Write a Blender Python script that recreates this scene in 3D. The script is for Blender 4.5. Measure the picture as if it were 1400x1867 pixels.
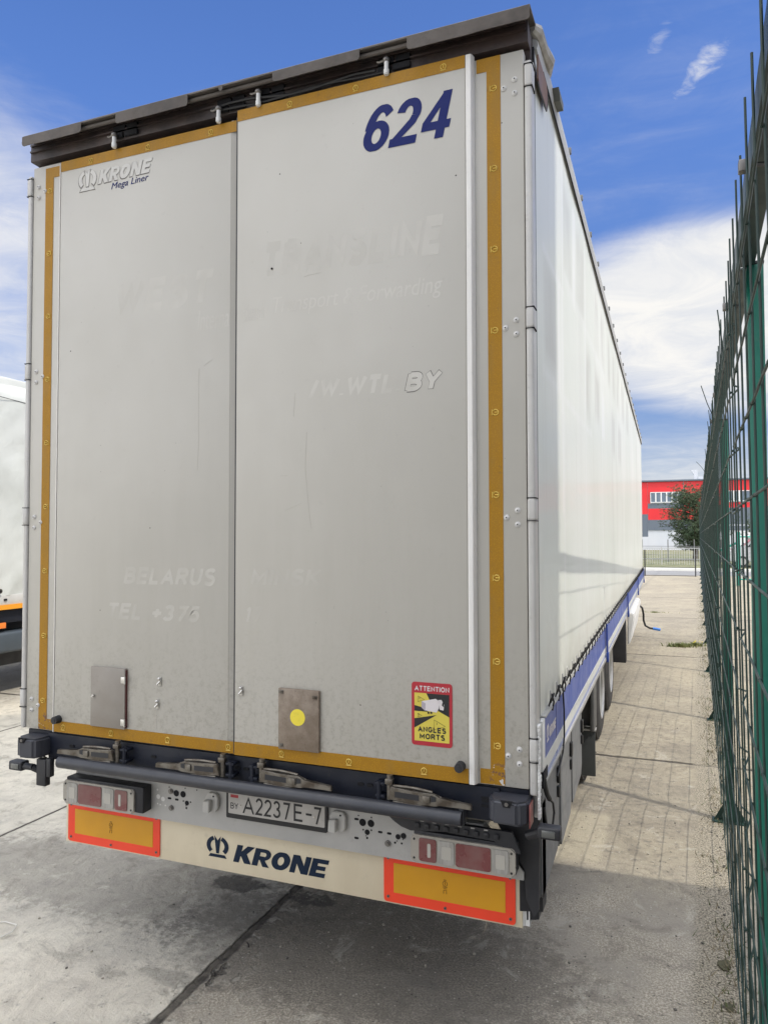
import bpy, bmesh, math, random
from mathutils import Vector, Matrix, noise
random.seed(7)
R = math.radians
sc = bpy.context.scene
for o in list(bpy.data.objects):
    bpy.data.objects.remove(o)
COL = sc.collection

# ------------------------------------------------------------------ camera
F_PX, YAW, PITCH, ROLL = 1330.33, 0.368329, 0.032620, -0.0014625
CAM = Vector((1.73221, -2.76543, 2.01279))
fw = Vector((-math.sin(YAW) * math.cos(PITCH), math.cos(YAW) * math.cos(PITCH), math.sin(PITCH)))
r0 = Vector((math.cos(YAW), math.sin(YAW), 0)); u0 = r0.cross(fw)
r2 = r0 * math.cos(ROLL) + u0 * math.sin(ROLL); u2 = -r0 * math.sin(ROLL) + u0 * math.cos(ROLL)
cd = bpy.data.cameras.new('camera'); cam = bpy.data.objects.new('camera', cd); COL.objects.link(cam)
cd.sensor_fit = 'HORIZONTAL'; cd.sensor_width = 36.0; cd.lens = 36.0 * F_PX / 1400.0
cd.clip_start = 0.02; cd.clip_end = 3000
m = Matrix((r2, u2, -fw)).transposed().to_4x4(); m.translation = CAM
cam.matrix_world = m
sc.camera = cam

# ------------------------------------------------------------------ sun, sky, exposure
SUN_EL = R(51.7); SH = Vector((0.913, -0.408, 0)).normalized()       # horizontal direction towards the sun
SUN_DIR = Vector((SH.x * math.cos(SUN_EL), SH.y * math.cos(SUN_EL), math.sin(SUN_EL)))
sd = bpy.data.lights.new('sun', 'SUN'); sd.energy = 2.9; sd.angle = R(0.55); sd.color = (1.0, 0.94, 0.84)
sun = bpy.data.objects.new('sun', sd); COL.objects.link(sun)
sun.rotation_euler = SUN_DIR.to_track_quat('Z', 'Y').to_euler(); sun.location = (20, -10, 30)
sc.view_settings.view_transform = 'Standard'; sc.view_settings.look = 'None'
sc.view_settings.gamma = 1.0; sc.view_settings.exposure = -0.06


class NT:
    """tiny helper for node trees"""
    def __init__(s, tree):
        s.t = tree; s.n = tree.nodes; s.l = tree.links
    def new(s, kind, **kw):
        n = s.n.new(kind)
        for k, v in kw.items():
            setattr(n, k, v)
        return n
    def put(s, sock, v):
        if v is None: return
        if isinstance(v, bpy.types.NodeSocket): s.l.new(v, sock)
        elif isinstance(v, tuple) and len(v) == 3 and sock.type == 'RGBA': sock.default_value = (*v, 1)
        else: sock.default_value = v
    def math(s, op, a, b=None, c=None, clamp=False):
        n = s.new('ShaderNodeMath', operation=op, use_clamp=clamp)
        for i, v in enumerate((a, b, c)):
            if v is not None: s.put(n.inputs[i], v)
        return n.outputs[0]
    def mix(s, f, a, b, blend='MIX'):
        n = s.new('ShaderNodeMix', data_type='RGBA', blend_type=blend)
        s.put(n.inputs[0], f); s.put(n.inputs[6], a); s.put(n.inputs[7], b)
        return n.outputs[2]
    def ramp(s, v, lo, hi, a=0.0, b=1.0):
        n = s.new('ShaderNodeMapRange', interpolation_type='SMOOTHSTEP')
        for i, x in enumerate((v, lo, hi, a, b)): s.put(n.inputs[i], x)
        return n.outputs[0]
    def noise(s, vec, scale, detail=4, rough=0.55, dist=0.0):
        n = s.new('ShaderNodeTexNoise'); s.put(n.inputs['Vector'], vec)
        n.inputs['Scale'].default_value = scale; n.inputs['Detail'].default_value = detail
        n.inputs['Roughness'].default_value = rough; n.inputs['Distortion'].default_value = dist
        return n.outputs[0]
    def scale(s, vec, sx, sy, sz, lx=0, ly=0, lz=0):
        n = s.new('ShaderNodeMapping'); s.put(n.inputs[0], vec)
        n.inputs['Scale'].default_value = (sx, sy, sz); n.inputs['Location'].default_value = (lx, ly, lz)
        return n.outputs[0]


world = bpy.data.worlds.new('World'); sc.world = world; world.use_nodes = True
w = NT(world.node_tree); w.n.clear()
sky = w.new('ShaderNodeTexSky', sky_type='NISHITA', sun_disc=False)
sky.sun_elevation = SUN_EL; sky.sun_rotation = math.atan2(SUN_DIR.x, SUN_DIR.y)
sky.air_density = 1.0; sky.dust_density = 0.3; sky.ozone_density = 2.6; sky.altitude = 200
tc = w.new('ShaderNodeTexCoord').outputs['Generated']
sp = w.new('ShaderNodeSeparateXYZ'); w.put(sp.inputs[0], tc)
az = w.math('MULTIPLY', w.math('ARCTAN2', sp.outputs[0], sp.outputs[1]), 57.2958)
el = w.math('MULTIPLY', w.math('ARCSINE', w.math('MINIMUM', w.math('MAXIMUM', sp.outputs[2], -1.0), 1.0)), 57.2958)
zc = w.math('ADD', w.math('MAXIMUM', sp.outputs[2], 0.0), 0.10)
cb = w.new('ShaderNodeCombineXYZ')
w.put(cb.inputs[0], w.math('DIVIDE', sp.outputs[0], zc)); w.put(cb.inputs[1], w.math('DIVIDE', sp.outputs[1], zc)); w.put(cb.inputs[2], w.math('MULTIPLY', sp.outputs[2], 3.0))
cv = cb.outputs[0]
n_big = w.noise(cv, 0.55, 6, 0.55, 0.4)
n_fine = w.noise(w.scale(cv, 1, 1, 1, 5.2, 1.3, 0), 2.6, 10, 0.68, 0.9)
wisp = w.noise(w.scale(tc, 6, 6, 16, 1.1, 0, 2), 3.0, 8, 0.66, 1.2)
streak = w.noise(w.scale(tc, 2.2, 2.2, 14, 3.1, 0, 0), 2.0, 6, 0.6, 0.5)
n_mix = w.math('ADD', w.math('MULTIPLY', n_big, 0.45), w.math('ADD', w.math('MULTIPLY', n_fine, 0.25), w.math('MULTIPLY', streak, 0.3)))

def blob(a0, e0, ra, re, soft=0.5, tilt=0.0):
    da = w.math('SUBTRACT', az, a0); de = w.math('SUBTRACT', el, e0)
    if tilt:
        c, s = math.cos(tilt), math.sin(tilt)
        da2 = w.math('ADD', w.math('MULTIPLY', da, c), w.math('MULTIPLY', de, s))
        de = w.math('SUBTRACT', w.math('MULTIPLY', de, c), w.math('MULTIPLY', da, s)); da = da2
    d = w.math('ADD', w.math('POWER', w.math('ABSOLUTE', w.math('DIVIDE', da, ra)), 2.0), w.math('POWER', w.math('ABSOLUTE', w.math('DIVIDE', de, re)), 2.0))
    return w.ramp(w.math('SQRT', d), 1.0 + soft, 1.0 - soft)

# amount of cloud wanted in each region of the sky
reg = w.math('MULTIPLY', blob(8, 14.8, 18, 7.0, 0.32, -0.10), 0.88)                    # white bank above the fence
reg = w.math('MAXIMUM', reg, w.math('MULTIPLY', w.ramp(el, 16, 3), 0.50))              # haze band along the horizon
reg = w.math('MAXIMUM', reg, w.math('MULTIPLY', blob(-56, 21, 15, 9.0, 0.7), 0.78))    # pale bank at the left
reg = w.math('MAXIMUM', reg, w.math('MULTIPLY', blob(-50, 12, 12, 6.0, 0.6), 0.60))
wb = w.math('MAXIMUM', blob(3.0, 31.0, 3.0, 0.95, 0.95, 0.55), w.math('MULTIPLY', blob(0.2, 33.2, 2.0, 0.8, 0.95, 0.9), 0.8))   # small torn wisps
wm = w.math('MULTIPLY', w.ramp(w.math('ADD', w.math('MULTIPLY', wb, 0.62), w.math('MULTIPLY', w.math('SUBTRACT', wisp, 0.5), 1.3)), 0.34, 0.82), wb)
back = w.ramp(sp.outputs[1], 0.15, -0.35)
reg = w.math('MAXIMUM', reg, w.math('MULTIPLY', back, 0.70))                           # unseen cloud added behind the viewer to light the shaded doors
reg = w.math('MAXIMUM', reg, w.math('MULTIPLY', w.ramp(el, 40, 54), 0.74))                  # unseen cloud added overhead to lift the shaded ground
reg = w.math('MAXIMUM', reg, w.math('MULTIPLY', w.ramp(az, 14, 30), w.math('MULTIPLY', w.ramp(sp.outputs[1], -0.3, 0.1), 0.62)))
reg = w.math('MAXIMUM', reg, 0.17)
mask = w.ramp(w.math('ADD', w.math('MULTIPLY', w.math('SUBTRACT', n_mix, 0.5), 1.25), reg), 0.16, 0.98)
mask = w.math('MAXIMUM', mask, w.math('MULTIPLY', wm, 0.75))
skyc = w.new('ShaderNodeHueSaturation'); skyc.inputs['Saturation'].default_value = 1.22; w.put(skyc.inputs['Value'], w.ramp(el, 2.0, 34.0, 1.15, 2.3))
w.put(skyc.inputs['Color'], w.mix(1.0, sky.outputs[0], (1.10, 0.965, 1.07), 'MULTIPLY'))
shade = w.ramp(n_fine, 0.30, 0.70)
ccol = w.mix(shade, (9.3, 9.5, 9.9), (11.3, 11.1, 10.7))
bright = w.math('MAXIMUM', w.ramp(sp.outputs[1], 0.0, -0.45, 1.0, 3.0), w.ramp(el, 38, 60, 1.0, 4.8))  # added clouds behind and overhead are boosted to fill the shade
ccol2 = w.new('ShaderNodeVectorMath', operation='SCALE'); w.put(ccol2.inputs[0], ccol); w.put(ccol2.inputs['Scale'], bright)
bg = w.new('ShaderNodeBackground'); bg.inputs['Strength'].default_value = 0.09
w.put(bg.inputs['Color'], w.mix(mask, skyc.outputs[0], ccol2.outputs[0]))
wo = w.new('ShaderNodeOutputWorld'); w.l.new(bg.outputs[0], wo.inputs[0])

# ------------------------------------------------------------------ materials
MATS = {}
def mat(name, col, rough=0.5, metal=0.0, bump=0.0, bscale=40, var=0.0, vscale=3.0, col2=None, coat=0.0, spec=0.5, stretch=(1, 1, 1), dirt=0.0, dirtcol=(0.12, 0.10, 0.08), custom=None, patchy=0.0):
    if name in MATS: return MATS[name]
    mt = bpy.data.materials.new(name); mt.use_nodes = True
    t = NT(mt.node_tree); b = t.n['Principled BSDF']
    tc = t.new('ShaderNodeTexCoord').outputs['Object']
    c = col
    if col2 is None: col2 = tuple(x * 0.72 for x in col)
    if var > 0:
        f = t.ramp(t.noise(t.scale(tc, *stretch), vscale, 5, 0.6), 0.35, 0.68, 0.0, var)
        c = t.mix(f, col, col2)
    if dirt > 0:
        g = t.noise(t.scale(tc, 1, 1, 1, 3, 7, 1), vscale * 6, 6, 0.7)
        c = t.mix(t.ramp(g, 0.56, 0.74, 0.0, dirt), c, dirtcol)
    t.put(b.inputs['Base Color'], c)
    b.inputs['Metallic'].default_value = metal
    b.inputs['Specular IOR Level'].default_value = spec
    b.inputs['Coat Weight'].default_value = coat
    rn = t.noise(tc, 9, 4, 0.6)
    t.put(b.inputs['Roughness'], t.ramp(rn, 0.3, 0.7, max(rough - 0.08, 0.02), min(rough + 0.08, 1)))
    if bump > 0:
        bn = t.new('ShaderNodeBump'); bn.inputs['Strength'].default_value = bump; bn.inputs['Distance'].default_value = 0.004
        t.put(bn.inputs['Height'], t.noise(tc, bscale, 5, 0.6)); t.put(b.inputs['Normal'], bn.outputs[0])
    if patchy > 0: t.put(b.inputs['Alpha'], t.ramp(t.noise(tc, 7, 3, 0.5), patchy - .06, patchy + .14, 0.0, 0.85))
    if custom: custom(t, b, tc)
    MATS[name] = mt
    return mt

def door_custom(t, b, tc, lift=0.0, thr=0.5):
    big = t.noise(tc, 1.1, 3, 0.5)
    streak = t.noise(t.scale(tc, 7, 1, 0.9), 1.6, 6, 0.7)
    fine = t.noise(tc, 30, 4, 0.6)
    c = t.mix(t.ramp(big, 0.35, 0.65), (0.495, 0.478, 0.430), (0.463, 0.446, 0.398))
    s2 = t.new('ShaderNodeSeparateXYZ'); t.put(s2.inputs[0], tc)
    low = t.ramp(s2.outputs[2], 3.2, 1.0)                        # road dirt reaches higher where spray hits
    c = t.mix(t.math('MULTIPLY', low, t.ramp(streak, 0.30, 0.75, 0.20, 0.48)), c, (0.390, 0.368, 0.314))
    spray = t.noise(t.scale(tc, 1, 1, 1, 5, 2, 0), 46, 4, 0.8); c = t.mix(t.math('MULTIPLY', t.ramp(s2.outputs[2], 1.75, 1.06, 0.0, 1.0), t.ramp(spray, 0.46, 0.68, 0.0, 0.55)), c, (0.27, 0.245, 0.20))
    c = t.mix(t.ramp(streak, 0.60, 0.80, 0.0, 0.14), c, (0.37, 0.34, 0.29))
    c = t.mix(t.ramp(fine, 0.62, 0.8, 0.0, 0.18), c, (0.34, 0.315, 0.28))
    v = t.new('ShaderNodeTexVoronoi'); t.put(v.inputs['Vector'], tc); v.inputs['Scale'].default_value = 9.0
    spk = t.math('MULTIPLY', t.math('LESS_THAN', v.outputs['Distance'], 0.032), t.math('GREATER_THAN', t.noise(tc, 5, 2), 0.54))
    c = t.mix(spk, c, (0.06, 0.05, 0.045))
    v2 = t.new('ShaderNodeTexVoronoi'); t.put(v2.inputs['Vector'], t.scale(tc, 1, 1, 1, 1.7, 0, 4.1)); v2.inputs['Scale'].default_value = 22.0
    spk2 = t.math('MULTIPLY', t.math('LESS_THAN', v2.outputs['Distance'], 0.045), t.math('GREATER_THAN', t.noise(tc, 3.1, 2), 0.60))
    c = t.mix(t.math('MULTIPLY', spk2, 0.6), c, (0.20, 0.18, 0.16))
    if lift: c = t.mix(t.math('MULTIPLY', t.ramp(t.noise(tc, 6, 3, 0.5), thr - .08, thr + .12), lift), c, (0.64, 0.62, 0.57))
    t.put(b.inputs['Base Color'], c)
    bn = t.new('ShaderNodeBump'); bn.inputs['Strength'].default_value = 0.35; bn.inputs['Distance'].default_value = 0.012
    t.put(bn.inputs['Height'], t.math('ADD', t.noise(t.scale(tc, 1, 1, .45), 1.6, 3, 0.45), t.math('MULTIPLY', fine, 0.04))); t.put(b.inputs['Normal'], bn.outputs[0])
M_door = mat('painted_door_panel', (0.6, 0.6, 0.58), 0.42, custom=door_custom)
M_white = mat('white_painted_metal', (0.54, 0.53, 0.505), 0.42, var=0.5, vscale=5, col2=(0.47, 0.455, 0.425), dirt=0.25, bump=0.1)
M_whiteb = mat('bright_white_paint', (0.74, 0.74, 0.72), 0.38, var=0.4, vscale=4, dirt=0.12)
M_seam = mat('door_edge_profile', (0.74, 0.725, 0.69), 0.40, var=0.4, vscale=6, col2=(0.66, 0.645, 0.61), dirt=0.15)
M_ghost = mat('ghost_lettering', (0.6, 0.58, 0.53), 0.42, custom=lambda t, b, tc: door_custom(t, b, tc, 0.34, 0.42))
M_ghost2 = mat('ghost_lettering_faint', (0.6, 0.58, 0.53), 0.42, custom=lambda t, b, tc: door_custom(t, b, tc, 0.20, 0.50))
M_outline = mat('dark_outline', (0.16, 0.15, 0.14), 0.7)  # thin dark rim behind the badge and the BY letters
M_sticker = mat('white_sticker', (0.56, 0.545, 0.505), 0.4, var=0.4)
M_navy = mat('navy_letter_film', (0.006, 0.014, 0.115), 0.5, spec=0.2)
M_navy2 = mat('dark_navy_print', (0.005, 0.016, 0.040), 0.5, spec=0.25)
def tape_custom(t, b, tc):
    v = t.new('ShaderNodeTexVoronoi', voronoi_dimensions='3D'); t.put(v.inputs['Vector'], tc); v.inputs['Scale'].default_value = 160
    c = t.mix(t.ramp(v.outputs['Distance'], 0.1, 0.5), (0.42, 0.215, 0.010), (0.34, 0.170, 0.010))
    c = t.mix(t.ramp(t.noise(t.scale(tc, 1, 1, 1, 2), 26, 5, 0.75), 0.58, 0.68, 0, 0.5), c, (0.20, 0.12, 0.03))
    c = t.mix(t.ramp(t.noise(t.scale(tc, 3, 1, 1), 4, 5, 0.65), 0.45, 0.70, 0, 0.7), c, (0.30, 0.165, 0.025))
    # worn and torn bits at the lower corners
    s = t.new('ShaderNodeSeparateXYZ'); t.put(s.inputs[0], tc)
    corner = t.math('MULTIPLY', t.ramp(t.math('ABSOLUTE', s.outputs[0]), 1.075, 1.12), t.ramp(s.outputs[2], 1.17, 1.12))
    hurt = t.math('MULTIPLY', corner, t.ramp(t.noise(tc, 38, 5, 0.65), 0.53, 0.57))
    c = t.mix(hurt, c, (0.14, 0.075, 0.06))
    hurt2 = t.math('MULTIPLY', corner, t.ramp(t.noise(t.scale(tc, 1, 1, 1, 3), 30, 4, 0.6), 0.62, 0.64))
    c = t.mix(hurt2, c, (0.6, 0.57, 0.54))
    t.put(b.inputs['Base Color'], c)
M_tape = mat('amber_reflective_tape', (0.5, 0.3, 0.03), 0.5, spec=0.25, custom=tape_custom)
M_tapemark = mat('tape_emblem_yellow', (0.70, 0.50, 0.10), 0.4)
M_canopy = mat('roof_beam_brown', (0.052, 0.035, 0.030), 0.55, var=0.9, vscale=9, col2=(0.022, 0.017, 0.018), dirt=0.3, bump=0.2)
M_flap = mat('roof_flap_grey', (0.115, 0.100, 0.088), 0.75, var=0.9, vscale=7, col2=(0.065, 0.056, 0.050), dirt=0.5, bump=0.3)
M_black = mat('black_plastic', (0.016, 0.017, 0.021), 0.55, var=0.5, vscale=8, col2=(0.03, 0.03, 0.034), bump=0.15)
M_hole = mat('dark_opening', (0.006, 0.006, 0.008), 0.9)
M_beam = mat('navy_steel_beam', (0.008, 0.011, 0.021), 0.5, var=0.7, vscale=5, col2=(0.016, 0.018, 0.027), spec=0.3, dirt=0.35, dirtcol=(0.04, 0.037, 0.034), bump=0.15)
M_pipe = mat('slate_pipe_paint', (0.030, 0.033, 0.042), 0.42, var=0.6, vscale=7, col2=(0.045, 0.046, 0.052), dirt=0.2)
M_block = mat('grey_bumper_plastic', (0.045, 0.048, 0.060), 0.45, var=0.4, vscale=8, bump=0.15, bscale=120)
M_steel = mat('worn_zinc_steel', (0.20, 0.185, 0.16), 0.45, metal=0.7, var=1.0, vscale=22, col2=(0.085, 0.070, 0.055), bump=0.3, dirt=0.5, dirtcol=(0.12, 0.075, 0.045))
M_chrome = mat('bright_zinc', (0.62, 0.61, 0.58), 0.3, metal=0.9, dirt=0.3)
M_lock = mat('grey_cover_plate', (0.25, 0.222, 0.19), 0.48, var=1.0, vscale=3, col2=(0.29, 0.268, 0.235), dirt=0.25, bump=0.15)
M_rustplate = mat('speckled_rust_plate', (0.27, 0.22, 0.17), 0.6, var=1.0, vscale=14, col2=(0.19, 0.145, 0.105), dirt=0.95, dirtcol=(0.075, 0.040, 0.022), bump=0.5)
M_yel = mat('yellow_disc', (0.80, 0.66, 0.05), 0.5, dirt=0.15)
M_panel = mat('galvanised_grey_panel', (0.42, 0.412, 0.39), 0.5, var=0.7, vscale=4, col2=(0.34, 0.335, 0.32), dirt=0.2, bump=0.1)
M_cream = mat('cream_painted_steel', (0.68, 0.60, 0.44), 0.42, var=0.6, vscale=2.5, col2=(0.60, 0.52, 0.375), dirt=0.15, stretch=(3, 1, 1))
M_redref = mat('fluorescent_red_film', (0.90, 0.060, 0.020), 0.45, var=0.25, vscale=4)
M_amber = mat('amber_reflector_film', (0.66, 0.315, 0.008), 0.4, var=0.5, vscale=5, col2=(0.56, 0.27, 0.012))
M_amberdk = mat('stamp_brown', (0.16, 0.075, 0.01), 0.5)
M_bolt = mat('grey_bolt', (0.20, 0.19, 0.18), 0.4, metal=0.7, dirt=0.3)
M_rivet = mat('rivet_head', (0.60, 0.59, 0.57), 0.35)
M_lens = mat('dusty_clear_lens', (0.36, 0.335, 0.29), 0.25, coat=0.5, var=0.7, vscale=9, col2=(0.33, 0.315, 0.28))
M_lensred = mat('dusty_red_lens', (0.17, 0.045, 0.046), 0.32, coat=0.4, var=0.9, vscale=9, col2=(0.20, 0.105, 0.095))
M_bulbgleam = mat('painted_bulb_gleam', (0.44, 0.42, 0.375), 0.2, coat=0.5)
M_pwhite = mat('plate_white', (0.46, 0.44, 0.41), 0.4, var=0.6, vscale=8, dirt=0.2)
M_ink = mat('plate_black', (0.010, 0.010, 0.012), 0.45)
M_pred = mat('plate_red', (0.36, 0.03, 0.035), 0.45)
M_pgreen = mat('plate_green', (0.05, 0.2, 0.07), 0.45)
M_sred = mat('sign_red', (0.42, 0.016, 0.030), 0.45, dirt=0.1)
M_syel = mat('sign_yellow', (0.68, 0.56, 0.075), 0.45, var=0.3)
M_swhite = mat('sign_white', (0.66, 0.62, 0.62), 0.45)
M_sgrey = mat('sign_grey', (0.40, 0.36, 0.40), 0.45)
M_tyre = mat('tyre_rubber', (0.030, 0.029, 0.028), 0.8, var=0.6, vscale=9, col2=(0.055, 0.05, 0.045), bump=0.4, bscale=60)
M_rim = mat('silver_wheel_rim', (0.40, 0.40, 0.39), 0.4, metal=0.3, var=0.5, dirt=0.3)
M_greyp = mat('grey_side_plastic', (0.155, 0.16, 0.165), 0.55, var=0.6, vscale=3, col2=(0.19, 0.19, 0.185), dirt=0.3, bump=0.1, stretch=(1, 3, 1))
M_mud = mat('mudguard_plastic', (0.060, 0.062, 0.064), 0.5, var=0.6, vscale=4, col2=(0.09, 0.09, 0.088), dirt=0.25)
M_mudflap = mat('black_rubber_flap', (0.035, 0.040, 0.040), 0.7, var=0.6, vscale=5)
M_blue = mat('faded_blue_side_board', (0.045, 0.085, 0.33), 0.45, var=0.7, vscale=2, col2=(0.075, 0.12, 0.37), dirt=0.1)
M_bluestrong = mat('blue_post_paint', (0.022, 0.055, 0.26), 0.4)
M_blight = mat('pale_blue_edge', (0.26, 0.31, 0.52), 0.35)
M_stripe = mat('pale_reflective_stripe', (0.60, 0.61, 0.58), 0.4, dirt=0.1)
M_brown = mat('rusty_corner_plate', (0.20, 0.105, 0.065), 0.6, var=0.8, vscale=6, col2=(0.15, 0.085, 0.06), dirt=0.3)
M_cable = mat('black_cable', (0.012, 0.012, 0.013), 0.5)
M_fence = mat('dark_green_fence_wire', (0.009, 0.030, 0.023), 0.5, dirt=0.4, dirtcol=(0.05, 0.035, 0.03))
M_post = mat('green_fence_post', (0.010, 0.16, 0.11), 0.42, var=0.6, vscale=3, col2=(0.009, 0.115, 0.08), dirt=0.15)
M_foot = mat('dark_green_base_plate', (0.008, 0.040, 0.030), 0.5, var=0.6, dirt=0.5, dirtcol=(0.10, 0.085, 0.06))
M_rail = mat('fence_top_rail', (0.022, 0.045, 0.045), 0.45, var=0.6, dirt=0.6, dirtcol=(0.10, 0.085, 0.07))
M_teal = mat('teal_post_paint', (0.03, 0.36, 0.27), 0.5, var=0.3)
M_crankblue = mat('blue_grip', (0.06, 0.22, 0.65), 0.5)
M_string = mat('white_string', (0.65, 0.63, 0.58), 0.8)

# ------------------------------------------------------------------ mesh building
class MB:
    def __init__(s): s.bm = bmesh.new(); s.mi = 0
    def _mark(s, faces):
        for f in faces: f.material_index = s.mi
    def box(s, x0, x1, y0, y1, z0, z1, bev=0.0, seg=2, M=None):
        r = bmesh.ops.create_cube(s.bm, size=1.0)
        vs = r['verts']
        for v in vs:
            v.co = Vector((x0 + (v.co.x + .5) * (x1 - x0), y0 + (v.co.y + .5) * (y1 - y0), z0 + (v.co.z + .5) * (z1 - z0)))
        if M is not None:
            for v in vs: v.co = M @ v.co
        fs = {f for v in vs for f in v.link_faces}
        s._mark(fs)
        if bev > 0:
            es = list({e for v in vs for e in v.link_edges})
            r2_ = bmesh.ops.bevel(s.bm, geom=es, offset=bev, segments=seg, affect='EDGES', profile=0.5)
            s._mark(r2_['faces'])
        return s
    def cyl(s, p0, p1, r, n=16, r_end=None, caps=True):
        p0, p1 = Vector(p0), Vector(p1); d = p1 - p0
        q = d.to_track_quat('Z', 'Y').to_matrix().to_4x4(); q.translation = (p0 + p1) / 2
        rr = bmesh.ops.create_cone(s.bm, cap_ends=caps, segments=n, radius1=r, radius2=r if r_end is None else r_end, depth=d.length, matrix=q)
        s._mark({f for v in rr['verts'] for f in v.link_faces})
        return s
    def ball(s, c, r, n=12, sc_=(1, 1, 1)):
        mt = Matrix.Translation(Vector(c)) @ Matrix.Diagonal((*sc_, 1))
        rr = bmesh.ops.create_uvsphere(s.bm, u_segments=n, v_segments=max(6, n // 2 + 2), radius=r, matrix=mt)
        s._mark({f for v in rr['verts'] for f in v.link_faces})
        return s
    def tube(s, pts, r, n=8, closed=False, rf=None):
        pts = [Vector(p) for p in pts]; N = len(pts); rings = []
        up = Vector((0, 0, 1))
        prev = None
        for i, p in enumerate(pts):
            a = pts[(i - 1) % N] if (closed or i > 0) else p
            b = pts[(i + 1) % N] if (closed or i < N - 1) else p
            t = (b - a).normalized()
            if prev is None:
                ref = up if abs(t.z) < 0.9 else Vector((1, 0, 0))
                nrm = t.cross(ref).normalized()
            else:
                nrm = (prev - t * prev.dot(t)).normalized()
            prev = nrm; bi = t.cross(nrm)
            rr = r if rf is None else rf(i / max(1, N - 1))
            rings.append([s.bm.verts.new(p + nrm * math.cos(2 * math.pi * k / n) * rr + bi * math.sin(2 * math.pi * k / n) * rr) for k in range(n)])
        fs = []
        for i in range(N if closed else N - 1):
            A, B = rings[i], rings[(i + 1) % N]
            for k in range(n):
                fs.append(s.bm.faces.new((A[k], A[(k + 1) % n], B[(k + 1) % n], B[k])))
        if not closed:
            fs.append(s.bm.faces.new(rings[0][::-1])); fs.append(s.bm.faces.new(rings[-1]))
        s._mark(fs)
        return s
    def prism(s, poly, ax, d0, d1):
        """poly: 2D points; ax 'y': poly=(x,z); 'x': poly=(y,z); 'z': poly=(x,y)"""
        def P(a, b, d): return {'y': (a, d, b), 'x': (d, a, b), 'z': (a, b, d)}[ax]
        A = [s.bm.verts.new(P(a, b, d0)) for a, b in poly]; B = [s.bm.verts.new(P(a, b, d1)) for a, b in poly]
        n = len(poly); fs = [s.bm.faces.new(A), s.bm.faces.new(B[::-1])]
        for i in range(n): fs.append(s.bm.faces.new((A[i], B[i], B[(i + 1) % n], A[(i + 1) % n])))
        s._mark(fs)
        return s
    def build(s, name, mats, parent=None, smooth=True, props=None):
        bmesh.ops.recalc_face_normals(s.bm, faces=s.bm.faces)
        me = bpy.data.meshes.new(name); s.bm.to_mesh(me); s.bm.free()
        if not isinstance(mats, (list, tuple)): mats = [mats]
        for x in mats: me.materials.append(x)
        if smooth:
            me.shade_smooth(); me.set_sharp_from_angle(angle=R(32))
        o = bpy.data.objects.new(name, me); COL.objects.link(o)
        if parent is not None: o.parent = parent
        if props:
            for k, v in props.items(): o[k] = v
        return o

def tag(o, label=None, cat=None, group=None, kind=None):
    if label: o['label'] = label
    if cat: o['category'] = cat
    if group: o['group'] = group
    if kind: o['kind'] = kind
    return o
def empty(name, loc, label=None, cat=None, group=None, rz=0):
    o = bpy.data.objects.new(name, None); COL.objects.link(o); o.location = loc; o.rotation_euler.z = rz
    o.empty_display_size = 0.2
    return tag(o, label, cat, group)
def dup(o, parent=None, loc=None):
    c = o.copy(); COL.objects.link(c); c.parent = parent
    if loc is not None: c.location = loc
    for ch in list(o.children): dup(ch, c)
    return c

def rrect(x0, x1, z0, z1, r, n=5):
    pts = []
    for cx_, cz_, a0 in ((x1 - r, z1 - r, 0), (x0 + r, z1 - r, 90), (x0 + r, z0 + r, 180), (x1 - r, z0 + r, 270)):
        for k in range(n + 1):
            a = R(a0 + 90 * k / n); pts.append((cx_ + r * math.cos(a), cz_ + r * math.sin(a)))
    return pts

# text laid on the rear plane (face towards -y) or the side plane (face towards +x)
def text_mesh(body, bold=0.0, shear=0.0, ext=0.0005, spacing=1.0):
    c = bpy.data.curves.new('lettering', 'FONT'); c.body = body; c.size = 1.0; c.shear = shear; c.offset = bold
    c.extrude = 0.5; c.space_character = spacing; c.resolution_u = 5
    o = bpy.data.objects.new('tmp', c); COL.objects.link(o)
    bpy.context.view_layer.update()
    me = bpy.data.meshes.new_from_object(o.evaluated_get(bpy.context.evaluated_depsgraph_get()))
    bpy.data.objects.remove(o); bpy.data.curves.remove(c)
    return me
def fit_text(name, body, a0, a1, z0, z1, plane, d, material, parent, bold=0.0, shear=0.0, spacing=1.0, thick=0.0008, zslope=0.0, label=None):
    me = text_mesh(body, bold, shear, spacing=spacing)
    xs = [v.co.x for v in me.vertices]; ys = [v.co.y for v in me.vertices]
    x0, x1, y0, y1 = min(xs), max(xs), min(ys), max(ys)
    for v in me.vertices:
        u = (v.co.x - x0) / (x1 - x0); q = (v.co.y - y0) / (y1 - y0)
        a = a0 + u * (a1 - a0); z = z0 + q * (z1 - z0) + zslope * u; e = thick if v.co.z > 0 else 0.0
        v.co = (a, d - e, z) if plane == 'y' else (d + e, a, z)
    me.materials.clear(); me.materials.append(material)
    me.name = name
    o = bpy.data.objects.new(name, me); COL.objects.link(o); o.parent = parent
    if label: o['label'] = label
    return o

def _arc(cx_, cz_, rx, rz, a0, a1, n=14):
    return [(cx_ + rx * math.cos(R(a0 + (a1 - a0) * k / n)), cz_ + rz * math.sin(R(a0 + (a1 - a0) * k / n))) for k in range(n + 1)]
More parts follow.
